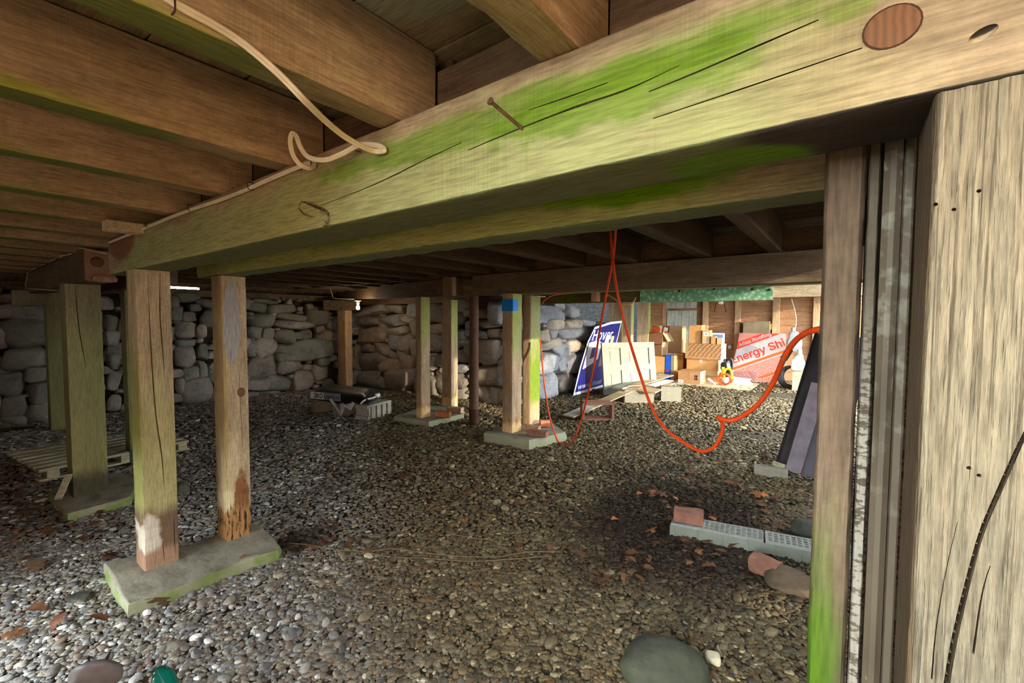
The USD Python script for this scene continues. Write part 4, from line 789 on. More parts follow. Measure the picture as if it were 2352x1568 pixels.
def rock(label, px, py, size, mat, seed, yaw=0, sink=.3, name='stone', e=.8, sub=3, bump=.1):
    c = G(px, py); b = turn(boulder(size, e, seed, sub, bump), (0, 0, 0), yaw); b.vertices += [c[0], c[1], c[2] + size[2] * (1 - sink * 2)]; t = thing(name, label, 'stone', c); obj('stone_body', b, mat, t, smooth=40); return t
rock('big dark rounded rock half buried in the gravel at the bottom right', 1524, 1552, (.175, .13, .10), M_rock, 61, 35, .3, e=.9)
rock('small pale angular stone right of the big dark rock', 1637, 1520, (.03, .028, .02), plain('pale_chip', C(206, 196, 160), .85), 62, 20, .1, e=.45, sub=2)
rock('flat brown stone beside the red brick, against the mossy post', 1822, 1350, (.13, .09, .055), mk_stone('brown_stone', [(0, C(92, 78, 62)), (1, C(100, 84, 66))]), 63, 10, .2)
rock('round grey stone behind the drain channel, half hidden by the mossy post', 1846, 1232, (.07, .07, .075), M_rock, 64)
rock('grey cobble lying behind the front pale green post', 416, 1130, (.07, .06, .06), M_rock, 65)
rock('flat slate-coloured stone on the gravel left of the near slab', 185, 1375, (.06, .04, .015), M_rock, 66, 30, .2, e=.6); rock('white quartz pebble at the near corner of the front slab', 338, 1411, (.02, .016, .013), M_white, 67, 20, .1, sub=2)
# drain channel with its grate
a = G(1538, 1229); b = G(1846, 1292); ex = np.append((b - a)[:2], 0); Ld = 1.02; ex /= np.linalg.norm(ex); ey = np.array([-ex[1], ex[0], 0]); sl_ = (b[2] - a[2]) / np.linalg.norm((b - a)[:2]); ex3 = ex + [0, 0, sl_]; Wg, Hg = .145, .085
t = thing('drain_channel', 'grey plastic drain channel with a grid cover, lying in the leaves by the mossy post', 'drain', a); oz = a + [0, 0, -.004]
M_pvc = plain('grey_plastic', C(122, 124, 110), .5, (40, .1), var=.12, ns=8)
tray = m3.Manifold.cube((Ld, Wg, Hg - .014)) - m3.Manifold.cube((Ld - .02, Wg - .02, Hg)).translate((.01, .01, .012))
obj('tray', frame(tri(tray), oz, ex3, ey, (0, 0, 1)), M_pvc, t)
for i in range(8): obj('rib', frame(bx(.02 + i * .135, .028 + i * .135, -.006, .0, .0, Hg - .014, .001, 'z'), oz, ex3, ey, (0, 0, 1)), M_pvc, t)
for half in (0, 1):
    gr = sbox(.006 + half * Ld / 2, 0, Ld / 2 * (1 + half) - .003, Wg); holes = []
    for i in range(17):
        for j in range(4):
            x_ = .022 + half * Ld / 2 + i * .0288; y_ = .016 + j * .0302; holes.append(sbox(x_, y_, x_ + .0185, y_ + .021))
    from shapely import union_all
    obj('grate', frame(extr(gr.difference(union_all(holes)), .013), oz + [0, 0, Hg - .0135], ex3, ey, (0, 0, 1)), plain(f'grate_plastic_{half}', C(140, 142, 134), .45), t)
brick('red brick resting on the left end of the drain grid', oz + ex * .10 + ey * .07 + [0, 0, Hg + .001], math.degrees(math.atan2(ex[1], ex[0])) + 4, M_brick, (.17, .10, .075), 6)
# leaning dark trough at the right with its foot stone
f0 = G(1768, 1092); t = thing('foot_stone', 'small concrete piece under the foot of the leaning dark panel', 'stone', f0); 
o = (f0[0], f0[1] + .03, f0[2]); obj('stone_body', turn(timber(o[0] - .12, o[0] + .12, o[1] - .05, o[1] + .05, o[2] - .03, o[2] + .07, 'x', 8, 3, .006, .005, 16, seed=8), o, 10), M_block, t)
b0 = np.array([f0[0] + .02, f0[1] + .08, f0[2] + .075]); tp_ = atY(f0[1] + .42, 1872, 757); ez = tp_ - b0; Lz = np.linalg.norm(ez); ez = ez / Lz; ex = np.array([1., -.12, 0]); ex = ex - ez * (ex @ ez); ex /= np.linalg.norm(ex); ey = np.cross(ez, ex)
t = thing('leaning_panel', 'dark grey trough-shaped panel leaning behind the mossy brown post', 'panel', b0)
th = np.linspace(-1.15, 1.15, 15); ro, ri = .22, .205; sec = np.vstack([np.column_stack([ro * np.sin(th), -ro * np.cos(th) + ro]), np.column_stack([ri * np.sin(th[::-1]), -ri * np.cos(th[::-1]) + ro])])
M_panel = plain('dark_panel', C(72, 66, 72), .5, (30, .3), var=.25, ns=6)
obj('trough', frame(extr(Polygon(sec), Lz), b0 + ex * .19, ex, ey, ez), M_panel, t)
obj('rim', frame(bx(-.012, .014, -.02, .02, -.02, Lz + .02, .003, 'z'), b0 + ex * (-.012) + ey * .14, ex, ey, ez), plain('dark_rim', C(26, 24, 24), .6), t)
obj('batten', frame(bx(-.03, .16, -.03, -.005, -.01, .03, .003), b0 + ex * .02, ex, ey, ez), W_slat, t); obj('stay', frame(bx(.09, .20, -.045, -.02, 0, Lz * .62, .003, 'z'), b0, ex, ey, ez), plain('stay_lilac', C(120, 108, 112), .7, var=.2, ns=12), t)

# ---------------------------------------------------------------- back right: sign, door, boards, blocks
M_navy = plain('sign_navy', C(30, 34, 112), .35, var=.1, ns=6); M_swhite = plain('sign_white', C(226, 228, 236), .4, var=.06)
def quad_frame(o, r, u):
    ex = r / np.linalg.norm(r); n = np.cross(ex, u); n /= np.linalg.norm(n); return ex, np.cross(n, ex), n
bl, br = G(1316, 910), G(1384, 890); br = np.array([br[0], br[1], bl[2]])
tl = CAM + ray(1357, 752) * (7.9); r_ = br - bl; u_ = tl - bl
# the board leans against the stone wall: the top lies further back (-x) than the foot
wd_ = np.linalg.norm(r_) * 1.16; ex, ey, nn = quad_frame(bl, r_, u_); hgt = u_ @ ey
if nn @ (CAM - bl) < 0: nn = -nn
sk = (u_ @ ex) / hgt
sgn = thing('sign_board', 'big blue and white sign leaning between the stone wall and the white door', 'sign', bl)
Psh = lambda pts: Polygon([(x + sk * y * .0, y) for x, y in pts])
rise = .16
out = Psh([(0, 0), (wd_, 0), (wd_, hgt * 1.10), (.62 * wd_, hgt * 1.08), (.12 * wd_, hgt), (.02 * wd_, hgt * .78), (-.015 * wd_, hgt * .4)])
SE = ey + ex * sk
def onsign(poly, z, h): return frame(extr(poly, h), bl + [0, 0, .01], ex, SE, nn) if not hasattr(poly, 'geoms') else trimesh.util.concatenate([frame(extr(g_, h), bl + [0, 0, .01], ex, SE, nn) for g_ in poly.geoms])
def sg(name, poly, z, mat, lab=None): q_ = onsign(poly, 0, .003); q_.vertices += nn * z; obj(name, q_, mat, sgn, lab)
sg('panel', out, 0, M_swhite); sg('blue_field', out.buffer(-.045), .003, M_navy)
R_ = lambda x0, y0, x1, y1: Polygon([(x0 * wd_, y0 * hgt), (x1 * wd_, y0 * hgt), (x1 * wd_, y1 * hgt), (x0 * wd_, y1 * hgt)])
big = Polygon([(.08 * wd_, .38 * hgt), (.08 * wd_, .74 * hgt), (.34 * wd_, .77 * hgt), (.44 * wd_, .72 * hgt), (.44 * wd_, .50 * hgt), (.30 * wd_, .44 * hgt)]).buffer(.02).difference(Polygon([(.20 * wd_, .51 * hgt), (.20 * wd_, .66 * hgt), (.30 * wd_, .67 * hgt), (.32 * wd_, .53 * hgt)]).buffer(.01))
sg('emblem', big, .006, M_swhite); sg('emblem', R_(.55, .70, .68, .84), .006, M_swhite); sg('emblem', R_(.74, .72, .84, .84), .006, plain('sign_olive', C(170, 166, 110), .5)); sg('emblem', R_(.52, .36, .66, .60), .006, plain('sign_dim', C(120, 116, 120), .5))
obj('lettering', words('Hover', .17 * hgt * .9, bl + ex * .10 * wd_ + SE * (.80 * hgt) + nn * .006, ex, SE + ex * .05, .003, True, .66 * wd_), M_swhite, sgn)
obj('lettering', words('www.Real', .075, bl + ex * .06 * wd_ + SE * (.085 * hgt) + nn * .006, ex, SE, .003, True, .70 * wd_), plain('sign_grey', C(150, 152, 170), .5), sgn)
# white panelled door standing on its long edge
M_door = wood('white_paint', 'x', [C(122, 120, 110), C(134, 132, 124), C(140, 138, 130)], fibre=.1, dirt=.12, bump=.25)
dk = 7.4; a = CAM + ray(1389, 907) * dk; b_ = CAM + ray(1377, 787) * (dk + .05); c_ = CAM + ray(1474, 771) * (dk + .35)
r_ = c_ - b_; u_ = b_ - a; ex = r_ / np.linalg.norm(r_); ex = np.array([ex[0], ex[1], 0]) / np.linalg.norm(ex[:2]); Wd, Hd = np.linalg.norm(r_) * 1.25, np.linalg.norm(u_)
n_ = np.cross(ex, u_ / Hd); n_ /= np.linalg.norm(n_); ey = np.cross(n_, ex); a[2] = max(a[2], .26)
if n_ @ (CAM - a) < 0: n_ = -n_
t = thing('door_leaf', 'white panelled door leaf standing on its edge behind the pile of boards', 'door', a)
full = sbox(0, 0, Wd, Hd); pan = [sbox(.11, .10, .36, .42), sbox(.11, .52, .36, .82), sbox(.50, .10, Wd - .12, .42), sbox(.50, .52, Wd - .12, .82)]
pan = [sbox(x.bounds[0], x.bounds[1] * Hd / .92, x.bounds[2], x.bounds[3] * Hd / .92) for x in pan]
fr_ = full
for x in pan: fr_ = fr_.difference(x)
obj('door_frame', frame(extr(fr_, .04), a - n_ * .04, ex, ey, n_), M_door, t)
for x in pan:
    dp_ = obj('door_panel', frame(extr(x, .016), a - n_ * .036, ex, ey, n_), M_door, t)
    obj('panel_field', frame(extr(x.buffer(-.05, join_style=2), .006), a - n_ * .0198, ex, ey, n_), M_door, dp_)
# boards lying over the blocks
zt_ = .44; t0 = atZ(zt_, 1404, 892)
M_pan = wood('bare_board', 'x', [C(150, 116, 80), C(190, 150, 108), C(206, 172, 130)], fibre=.2); M_wb = plain('white_board', C(222, 220, 214), .5, var=.06)
def plank3(name, label, q, th, mat, cat='board'):
    """a flat board from its four top corners"""
    q = np.array(q, float); nrm_ = np.cross(q[1] - q[0], q[3] - q[0]); nrm_ /= np.linalg.norm(nrm_); nrm_ = nrm_ if nrm_[2] > 0 else -nrm_
    lo = q - nrm_ * th; t = thing(name, label, cat, q.mean(0)); obj(name + '_body', m3.Manifold.hull_points(np.vstack([q, lo]).tolist()), mat, t); return t
Z_ = lambda z, *p: [atZ(z, *a_) for a_ in p]
plank3('board', 'wide pale board lying at the back of the board pile against the door', Z_(.46, (1406, 888), (1430, 891), (1516, 858), (1494, 857)), .03, M_door)
plank3('board', 'brown board with a bare wood face in the middle of the board pile', Z_(.475, (1441, 886), (1472, 884), (1548, 861), (1518, 858)), .014, M_pan)
plank3('board', 'white board strip on the front of the board pile', Z_(.455, (1484, 884), (1504, 887), (1547, 873), (1530, 871)), .012, M_wb)
plank3('board', 'bare plywood board at the front edge of the pile, bending down at its end', Z_(.44, (1458, 895), (1504, 901), (1549, 880), (1520, 876)), .016, M_pan)
e0 = Z_(.29, (1292, 952), (1318, 957)); e1 = Z_(.452, (1478, 887), (1455, 884))
plank3('board', 'long narrow plank sloping from the board pile down over the clay flue tile', [e0[0], e0[1], e1[0], e1[1]], .014, M_pan)
w1 = [e0[0], e0[1], e0[1] + (e1[0] - e0[1]) * .27, e0[0] + (e1[1] - e0[0]) * .27]
obj('paint', m3.Manifold.hull_points(np.vstack([np.array(w1) + [0, 0, .0015], np.array(w1) + [0, 0, .0005]]).tolist()), M_wb, Ref(stage.GetPrimAtPath('/World/board_004'), np.array([e0[0], e0[1], e1[0], e1[1]]).mean(0)), label='white painted end')
c = G(1460, 926); cinder('concrete block carrying the board pile, behind the near cord', (c[0] - .02, c[1] + .14, .235), 33, .44, .2, .2)
c = G(1536, 923); cinder('lower of the two stacked hollow blocks beyond the board pile', (c[0] - .02, c[1] + .12, .235), 28, .30, .19, .118, 'x'); cinder('upper of the two stacked hollow blocks beyond the board pile', (c[0] - .02, c[1] + .12, .354), 28, .30, .19, .118, 'x')
c = G(1374, 966); ex = np.array([.80, .60, 0.]); ey = np.array([0, 0, 1.])
ring = Polygon([(-.17, 0), (.17, 0), (.17, .17), (-.17, .17)]).buffer(.03, quad_segs=5); ring = ring.difference(Polygon([(-.17, .0), (.17, .0), (.17, .17), (-.17, .17)]).buffer(.002, quad_segs=3))
t = thing('flue_tile', 'brown clay flue tile with rounded corners lying on its side under the sloping plank', 'flue tile', c)
obj('tile_shell', frame(extr(ring, .20), c + [0, 0, .028] + np.array([-.6, .8, 0]) * .2, ex, ey, np.cross(ex, ey)), M_clay, t)

# ---------------------------------------------------------------- back right: board wall, studs, old shutter
YW = 11.0; WX0, WX1 = atY(YW, 1470, 720)[0], .42
wk = struct('wall_back', (-2, YW, 0)); zrow = np.arange(.1, 2.2, .145); obj('sheathing', bx(WX0, WX1, YW + .034, YW + .05, .1, 2.22), W_board, wk)
for i, z in enumerate(zrow): obj('board', timber(WX0, WX1, YW + .0 + .006 * (i % 3), YW + .035, z, z + .1435, 'x', 6, 1, .003, .001, seed=300 + i), W_board, wk)
for i, (a_, b_) in enumerate(((1475, 1482), (1524, 1533), (1615, 1627), (1689, 1701), (1775, 1791), (1868, 1882))):
    xa_, xb_ = atY(YW - .05, a_, 720)[0], atY(YW - .05, b_, 720)[0]
    obj('stud', timber(xa_, max(xb_, xa_ + .07), YW - .10, YW - .002, .2, 2.2, 'z', 10, 2, .003, .0015, seed=320 + i), W_stud, wk)
for px0, px1, Yp, lab in ((1463, 1489, 9.6, 'wavy-edged brown post left of the board wall'), (1397, 1427, 8.7, 'brown post behind the sign, left of the slim one'), (1431, 1450, 8.6, 'slim post behind the white door')):
    xa_, xb_ = atY(Yp, px0, 730)[0], atY(Yp, px1, 730)[0]
    t = thing('timber_post', lab, 'post', ((xa_ + xb_) / 2, Yp, .24)); obj('post_timber', timber(xa_, xb_, Yp, Yp + .14, .2, ZT - .001, 'z', 24, 3, .004, .006 if Yp > 9 else .002, 6, seed=int(px0)), W_postF, t)
t = thing('brace', 'short diagonal wooden brace on the board wall behind the foam sheet', 'brace', atY(YW - .06, 1765, 755)); p0, p1 = atY(YW - .06, 1757, 764), atY(YW - .06, 1780, 742); d = p1 - p0
obj('brace_timber', frame(bx(-.1, np.linalg.norm(d), -.045, .045, -.03, .03), p0, d / np.linalg.norm(d), np.cross((0, 1, 0), d / np.linalg.norm(d)), (0, 1, 0)), W_stud, t)
xs_, xe_ = atY(YW - .16, 1532, 720)[0], atY(YW - .16, 1600, 720)[0]; t = thing('shutter', 'old grey board door hanging on the board wall between two studs', 'door', ((xs_ + xe_) / 2, YW - .14, 1))
for i in range(4):
    w_ = (xe_ - xs_) / 4; obj('plank', timber(xs_ + i * w_ + .003, xs_ + (i + 1) * w_ - .003, YW - .16, YW - .135, .5, atY(YW - .16, 1560, 713)[2], 'z', 12, 2, .003, .003, seed=340 + i), W_old, t)
obj('rail', timber(xs_, xe_, YW - .19, YW - .161, atY(YW - .16, 1560, 708)[2], atY(YW - .16, 1560, 693)[2], 'x', 12, 2, .004, .003, seed=350), W_old, t)
sc = atY(YW - .13, 1656, 695); t = thing('lamp_socket', 'white porcelain lamp socket with two hanging wires on the board wall', 'socket', sc)
obj('socket_body', boulder((.055, .04, .045), 1, 3, 2, .02) .apply_translation(sc), M_white, t, smooth=True)
for px0, px1 in ((1644, 1641), (1663, 1668)): obj('socket_wire', tube([atY(YW - .1, px0, 696), atY(YW - .09, (px0 + px1) / 2, 706), atY(YW - .06, px1, 717)], .008, 6, 4), M_crack, t)
c = atY(YW - .1, 1735, 748); t = thing('window_pane', 'dusty translucent plastic box standing behind the foam sheet', 'container', c)
M_clear = plain('milky_plastic', C(196, 192, 178), .35, var=.15, ns=5)
obj('container_body', bx(atY(YW - .2, 1708, 750)[0], atY(YW - .2, 1768, 750)[0], YW - .25, YW - .05, atY(YW - .2, 1735, 765)[2] - .2, atY(YW - .2, 1735, 737)[2], .02), plain('dusty_glass', C(120, 108, 84), .25, var=.3, ns=3), t)

# ---------------------------------------------------------------- cartons
def mk_card(name, col, stripes=False):
    M = Mat(name); n = M.noise(14, detail=5); col_ = M.mix(col, M.ramp(n, [(.3, (.88, .87, .85)), (.7, (1.06, 1.05, 1.04))]), 1., 'multiply')
    return M.done(col_, .85, [(M.noise((220, 220, 8)), .1, .002)], .15)
K1, K2, K3, KD = mk_card('card_amber', C(198, 148, 92)), mk_card('card_tan', C(176, 132, 90)), mk_card('card_pale', C(204, 172, 132)), mk_card('card_dark', C(128, 88, 62))
M_printk = plain('card_print', C(92, 62, 40), .8); M_lab = plain('paper_label', C(226, 222, 214), .6, var=.05); M_tapek = plain('packing_tape', C(160, 118, 74), .35)
PLACED = []
def carton(label, x0, y0p, x1, y1p, Y, dep, mat, side=None, open_=False, print_=None, lab=None, cross=False):
    xm_, ym_ = (x0 + x1) / 2, (y0p + y1p) / 2; X0, X1, z0, z1 = atY(Y, x0, ym_)[0], atY(Y, x1, ym_)[0], atY(Y, xm_, y1p)[2], atY(Y, xm_, y0p)[2]
    for p_ in PLACED:
        if p_[0] < X1 - .02 and p_[1] > X0 + .02 and p_[2] < Y + dep - .02 and p_[3] > Y + .02 and abs(z0 - p_[4]) < .09: z0 = p_[4] + .0075
    if z0 - zpl < .09: z0 = zpl + .0015
    z1 = max(z1, z0 + .05); PLACED.append((X0, X1, Y, Y + dep, z1))
    t = thing('carton', label, 'box', ((X0 + X1) / 2, Y + dep / 2, z0)); th = .006
    for nm, g_ in (('front_side', (X0, X1, Y, Y + th, z0, z1)), ('back_side', (X0, X1, Y + dep - th, Y + dep, z0, z1)), ('left_side', (X0, X0 + th, Y + th, Y + dep - th, z0, z1)), ('right_side', (X1 - th, X1, Y + th, Y + dep - th, z0, z1)), ('bottom_side', (X0 + th, X1 - th, Y + th, Y + dep - th, z0, z0 + th))):
        obj(nm, bx(*g_, .002), side if (side and nm == 'right_side') else mat, t)
    if not open_:
        md = Y + dep / 2; obj('top_flap', bx(X0 + .002, X1 - .002, Y + .001, md - .002, z1 - .001, z1 + th, .002), mat, t); obj('top_flap', bx(X0 + .002, X1 - .002, md + .002, Y + dep - .001, z1 - .001, z1 + th, .002), mat, t)
    else:
        obj('top_flap', frame(bx(0, dep - .01, 0, (z1 - z0) * .95, 0, th, .002), (X1, Y + .005, z1), (0, 1, 0), np.array([.55, -.12, -.8]), (.8, .1, .55)), K3, t)
        obj('top_flap', frame(bx(0, X1 - X0 - .01, 0, .16, 0, th, .002), (X0 + .005, Y + dep, z1), (1, 0, 0), np.array([0, .35, .93]), (0, .93, -.35)), mat, t)
    if print_ == 'diag':
        n_ = 0
        for r_i in range(5):
            for c_i in range(8):
                u_, w_ = X0 + .05 + c_i * (X1 - X0 - .08) / 7.2 + (r_i % 2) * .03, z0 + .04 + r_i * (z1 - z0 - .07) / 4.4
                obj('print_mark', frame(bx(0, .075, 0, .010, 0, .001, .0002), (u_, Y - .0012, w_), np.array([.78, 0, .62]), np.array([-.62, 0, .78]), (0, -1, 0)), M_printk, t)
    if print_ == 'lines':
        obj('print_mark', bx(X0 + (X1 - X0) * .1, X0 + (X1 - X0) * .62, Y - .001, Y, z0 + (z1 - z0) * .82, z0 + (z1 - z0) * .9, .0002), M_printk, t)
    if cross:
        for i, j in ((0, 0), (0, 1), (1, 0), (1, 1)): obj('print_mark', bx(X0 + (X1 - X0) * (.75 + i * .075), X0 + (X1 - X0) * (.81 + i * .075), Y - .001, Y, z0 + (z1 - z0) * (.38 + j * .2), z0 + (z1 - z0) * (.55 + j * .2), .0002), plain(f'ink_{i}{j}', C(40, 30, 24), .8), t)
        obj('tape', bx(X0 + (X1 - X0) * .46, X0 + (X1 - X0) * .53, Y - .001, Y + dep, z0 + .1, z1 + .0075, .0003), M_tapek, t)
    if lab:
        lq_ = obj('label', bx(X0 + (X1 - X0) * lab[0], X0 + (X1 - X0) * lab[1], Y - .0015, Y, z0 + (z1 - z0) * lab[2], z0 + (z1 - z0) * lab[3], .0002), M_lab, t)
        obj('label_print', bx(X0 + (X1 - X0) * (lab[0] * .7 + lab[1] * .3), X0 + (X1 - X0) * (lab[0] * .3 + lab[1] * .7), Y - .0025, Y - .0015, z0 + (z1 - z0) * (lab[2] * .6 + lab[3] * .4), z0 + (z1 - z0) * (lab[2] * .4 + lab[3] * .6), .0002), M_printk, lq_)
    return (X0, X1, z0, z1)
YP = 9.0
p0, p1 = atY(YP, 1549, 882), atY(YP, 1722, 895)
t = thing('platform', 'low wooden platform under the cartons, with a thick front plank', 'platform', ((p0[0] + p1[0]) / 2, YP, .24)); zpl = p0[2]
for i in range(5): obj('plank', timber(p0[0] - .6, p1[0], YP + i * .21, YP + i * .21 + .2, .26, zpl, 'x', 10, 2, .004, .002, seed=360 + i), W_pale, t)
carton('low sealed carton at the front with a cross-shaped print, lying on the platform', 1557, 853, 1608, 884, 9.12, .42, K2, K3, cross=True, lab=(.03, .25, .1, .32))
carton('flat brown carton at the bottom of the right hand stack', 1580, 863, 1650, 884, 9.6, .4, K2)
carton('thin plain carton second from the bottom of the right hand stack', 1580, 851, 1648, 862.4, 9.6, .4, K3)
carton('plain amber carton under the patterned one in the right hand stack', 1577, 825, 1650, 850.4, 9.6, .42, K1, K3, lab=(.42, .5, .72, .98))
carton('large carton with rows of slanting dashes, in the right hand stack', 1574, 790, 1656, 824.4, 9.55, .46, K2, M_lab, print_='diag')
carton('tall plain brown carton standing on the patterned one', 1583, 747, 1611, 789.4, 9.7, .3, K1, K2)
carton('narrow upright pale carton with a white label on the patterned one', 1613, 759, 1630, 789.4, 9.65, .2, K3, K2, lab=(.2, .85, .6, .86))
carton('small amber carton upright beside the labelled one', 1633, 773, 1643, 789.4, 9.62, .14, K1)
carton('small pale carton at the right end on top of the patterned one', 1647, 776, 1658, 789.4, 9.62, .14, K3)
pa_, pb_ = atY(9.95, 1634, 789), atY(9.95, 1664, 765); t = thing('picture', 'white framed picture with a blue sky standing behind the small cartons', 'picture', ((pa_[0] + pb_[0]) / 2, 9.95, pa_[2]))
obj('picture_frame', bx(pa_[0], pb_[0], 9.95, 9.98, pa_[2] - .0, pb_[2]), M_swhite, t); obj('picture_print', bx(pa_[0] + .03, pb_[0] - .03, 9.945, 9.951, pb_[2] - .12, pb_[2] - .03, .001), plain('sky_print', C(96, 140, 200), .4), t)
carton('dark brown carton at the bottom left of the left hand stack', 1484, 817, 1528, 878, 9.7, .45, KD, K1)
carton('amber carton panel standing in front of the dark carton, left of the blue one', 1500, 819, 1526, 877, 9.45, .18, K1)
ba, bb = atY(9.45, 1527, 877), atY(9.45, 1540, 816); t = thing('carton', 'upright blue carton with a small red mark in the left hand stack', 'box', ((ba[0] + bb[0]) / 2, 9.55, ba[2]))
obj('carton_body', bx(ba[0], bb[0], 9.45, 9.75, ba[2], bb[2]), plain('card_blue', C(24, 78, 176), .55), t); obj('red_mark', bx(ba[0] + .03, ba[0] + .07, 9.448, 9.45, ba[2] + .22, ba[2] + .26, .0005), plain('red_ink', C(196, 40, 60), .5), t)
carton('grey-brown slim carton right of the blue one', 1540.5, 817, 1548, 877, 9.45, .3, mk_card('card_grey', C(140, 124, 116)), K1)
carton('tall thin dark carton at the right of the left hand stack', 1551, 812, 1569, 876, 9.75, .3, K2, KD)
carton('dark printed carton second from the top of the left hand stack', 1479, 790, 1520, 816.4, 9.7, .42, KD, K3, print_='lines')
carton('open carton on top of the left hand stack with one flap hanging', 1472, 764, 1521, 789.4, 9.65, .44, KD, K3, open_=True)
carton('large pale carton with an orange band behind the left hand stack', 1527, 749, 1566, 812, 10.15, .3, K3); a_, b_ = atY(10.15, 1545, 787), atY(10.15, 1564, 776)
obj('orange_band', bx(a_[0], b_[0], 10.146, 10.15, a_[2], b_[2], .0005), plain('orange_ink', C(220, 84, 32), .6), Ref(stage.GetPrimAtPath('/World/carton_015'), ((atY(10.15, 1527, 812)[0] + atY(10.15, 1566, 749)[0]) / 2, 10.3, atY(10.15, 1527, 812)[2])) if stage.GetPrimAtPath('/World/carton_015') else None)
carton('small dark carton standing on the left hand stack', 1482, 748, 1492, 763.5, 9.8, .16, KD, K1)
c = atY(9.85, 1515, 763.5); t = thing('paper_roll', 'tan cardboard roll standing on the open carton', 'roll', c); rr_ = atY(9.85, 1521, 763)[0] - c[0]; ht_ = atY(9.85, 1515, 748)[2] - c[2]
obj('roll_body', lathe([(rr_, 0), (rr_, ht_), (rr_ * .7, ht_), (rr_ * .7, .02), (.001, .02)], c, 20), K3, t)
c = atY(9.8, 1527, 762); t = thing('packet', 'white packet with a red corner leaning on the open carton', 'packet', c); obj('packet_body', turn(bx(c[0] - .04, c[0] + .04, c[1], c[1] + .03, c[2] - .02, c[2] + .10), c, 12, (0, 1, 0)), M_lab, t); obj('red_corner', turn(bx(c[0] + .0, c[0] + .05, c[1] - .004, c[1] - .001, c[2] - .02, c[2] + .035, .001), c, 30, (0, 1, 0)), plain('packet_red', C(206, 30, 34), .5), t)

# ---------------------------------------------------------------- printed foam sheet
fb0, fb1 = G(1680, 866), atY(10.5, 1797, 884); fb1 = np.array([fb1[0], fb0[1], fb0[2]])
o = atY(10.35, 1679, 863); o[2] = max(o[2], .26); x1_ = atY(10.35, 1797, 884)[0]; tl_ = atY(10.62, 1691, 764); tr_ = atY(10.62, 1809, 771)
Wf = np.linalg.norm(tr_ - tl_); ex = np.array([1., 0, 0]); upv = (tl_ - o) ; Hf = np.linalg.norm(upv[1:]); ey = np.array([0, upv[1], upv[2]]) / Hf; nn = np.cross(ex, ey)
t = thing('foam_sheet', 'pink and silver printed foam insulation sheet leaning on the board wall', 'insulation board', o)
def mk_dots():
    M = Mat('foam_dots'); v = M.node('voronoi_texture', {'vector': M.node('mapping', {'vector': M.pos()}, rotation=(0, .7, 0), scale=(22., 1., 22.)) + '.vector'}, feature='f1', scale=1., randomness=.15)
    return M.done(M.mix(C(206, 180, 170), C(176, 116, 104), M.rng(v + '.distance', .25, .42)), .5, (), .4)
M_dots, M_silver, M_red, M_ored = mk_dots(), plain('foam_silver', C(176, 166, 164), .4, var=.1, ns=6), plain('foam_red', C(206, 62, 44), .5), plain('foam_orange', C(222, 92, 40), .5)
shp = Polygon([(.0, 0), (Wf * .995, -.0), (Wf, Hf * .985), (Wf * .97, Hf), (.09, Hf), (.055, Hf * .6)])
lowe = max(0., (o[2] - .246) / ey[2]); obj('foam_core', frame(extr(shp.union(Polygon([(0, .01), (0, -lowe), (Wf * .99, -lowe), (Wf * .99, .01)])), .045), o - nn * .045, ex, ey, nn), M_dots, t)
ang_ = math.radians(25.); dx, dy = math.cos(ang_), math.sin(ang_)
def band(name, c0_, c1_, mat, z):
    pl_ = Polygon([(-3 * dx - dy * c0_, -3 * dy + dx * c0_), (5 * dx - dy * c0_, 5 * dy + dx * c0_), (5 * dx - dy * c1_, 5 * dy + dx * c1_), (-3 * dx - dy * c1_, -3 * dy + dx * c1_)]).intersection(shp.buffer(-.002))
    if pl_.is_empty: return
    obj(name, frame(extr(pl_, .0015), o + nn * z, ex, ey, nn), mat, t)
s_ = Hf / .95
band('silver_band', .08 * s_, .50 * s_, M_silver, .0005); band('orange_band', .10 * s_, .155 * s_, M_ored, .002); band('red_band', .50 * s_, .64 * s_, M_red, .0005)
band('orange_band', -.34 * s_, -.20 * s_, M_ored, .0005); band('silver_band', -.70 * s_, -.34 * s_, M_silver, .0005)
def fw(text, h, u_, c_, mat, z=.0022, width=None):
    q_ = words(text, h, o + ex * (u_ * dx - c_ * dy) + ey * (u_ * dy + c_ * dx) + nn * z, ex * dx + ey * dy, ey * dx - ex * dy, .0012, True, width)
    V_ = np.column_stack([(q_.vertices - o) @ a_ for a_ in (ex, ey, nn)]); A_ = m3.Manifold(m3.Mesh(np.asarray(V_, np.float32), np.asarray(q_.faces, np.uint32))); B_ = extr(shp.buffer(-.004), .06); B_.vertices[:, 2] -= .03
    A_ = A_ ^ m3.Manifold(m3.Mesh(np.asarray(B_.vertices, np.float32), np.asarray(B_.faces, np.uint32)))
    if not A_.is_empty(): obj('lettering', frame(A_, o, ex, ey, nn), mat, t, smooth=False); return
    print('clip failed', text); loc = (q_.vertices - o); uu = loc @ ex; vv_ = loc @ ey; keep = (uu < Wf * .985) & (vv_ < Hf * .99) & (uu > -.0) & (vv_ > .005)
    q_.update_faces(keep[q_.faces].all(1)); q_.remove_unreferenced_vertices(); obj('lettering', q_, mat, t)
fw('Energy Shield', .155 * s_, .10, .235 * s_, M_red); fw('Atlas Roofing', .075 * s_, .37, .535 * s_, M_silver); fw('Roofing Corporation', .075 * s_, -.03, -.305 * s_, M_silver); fw('Energy', .155 * s_, .30, -.60 * s_, M_ored)

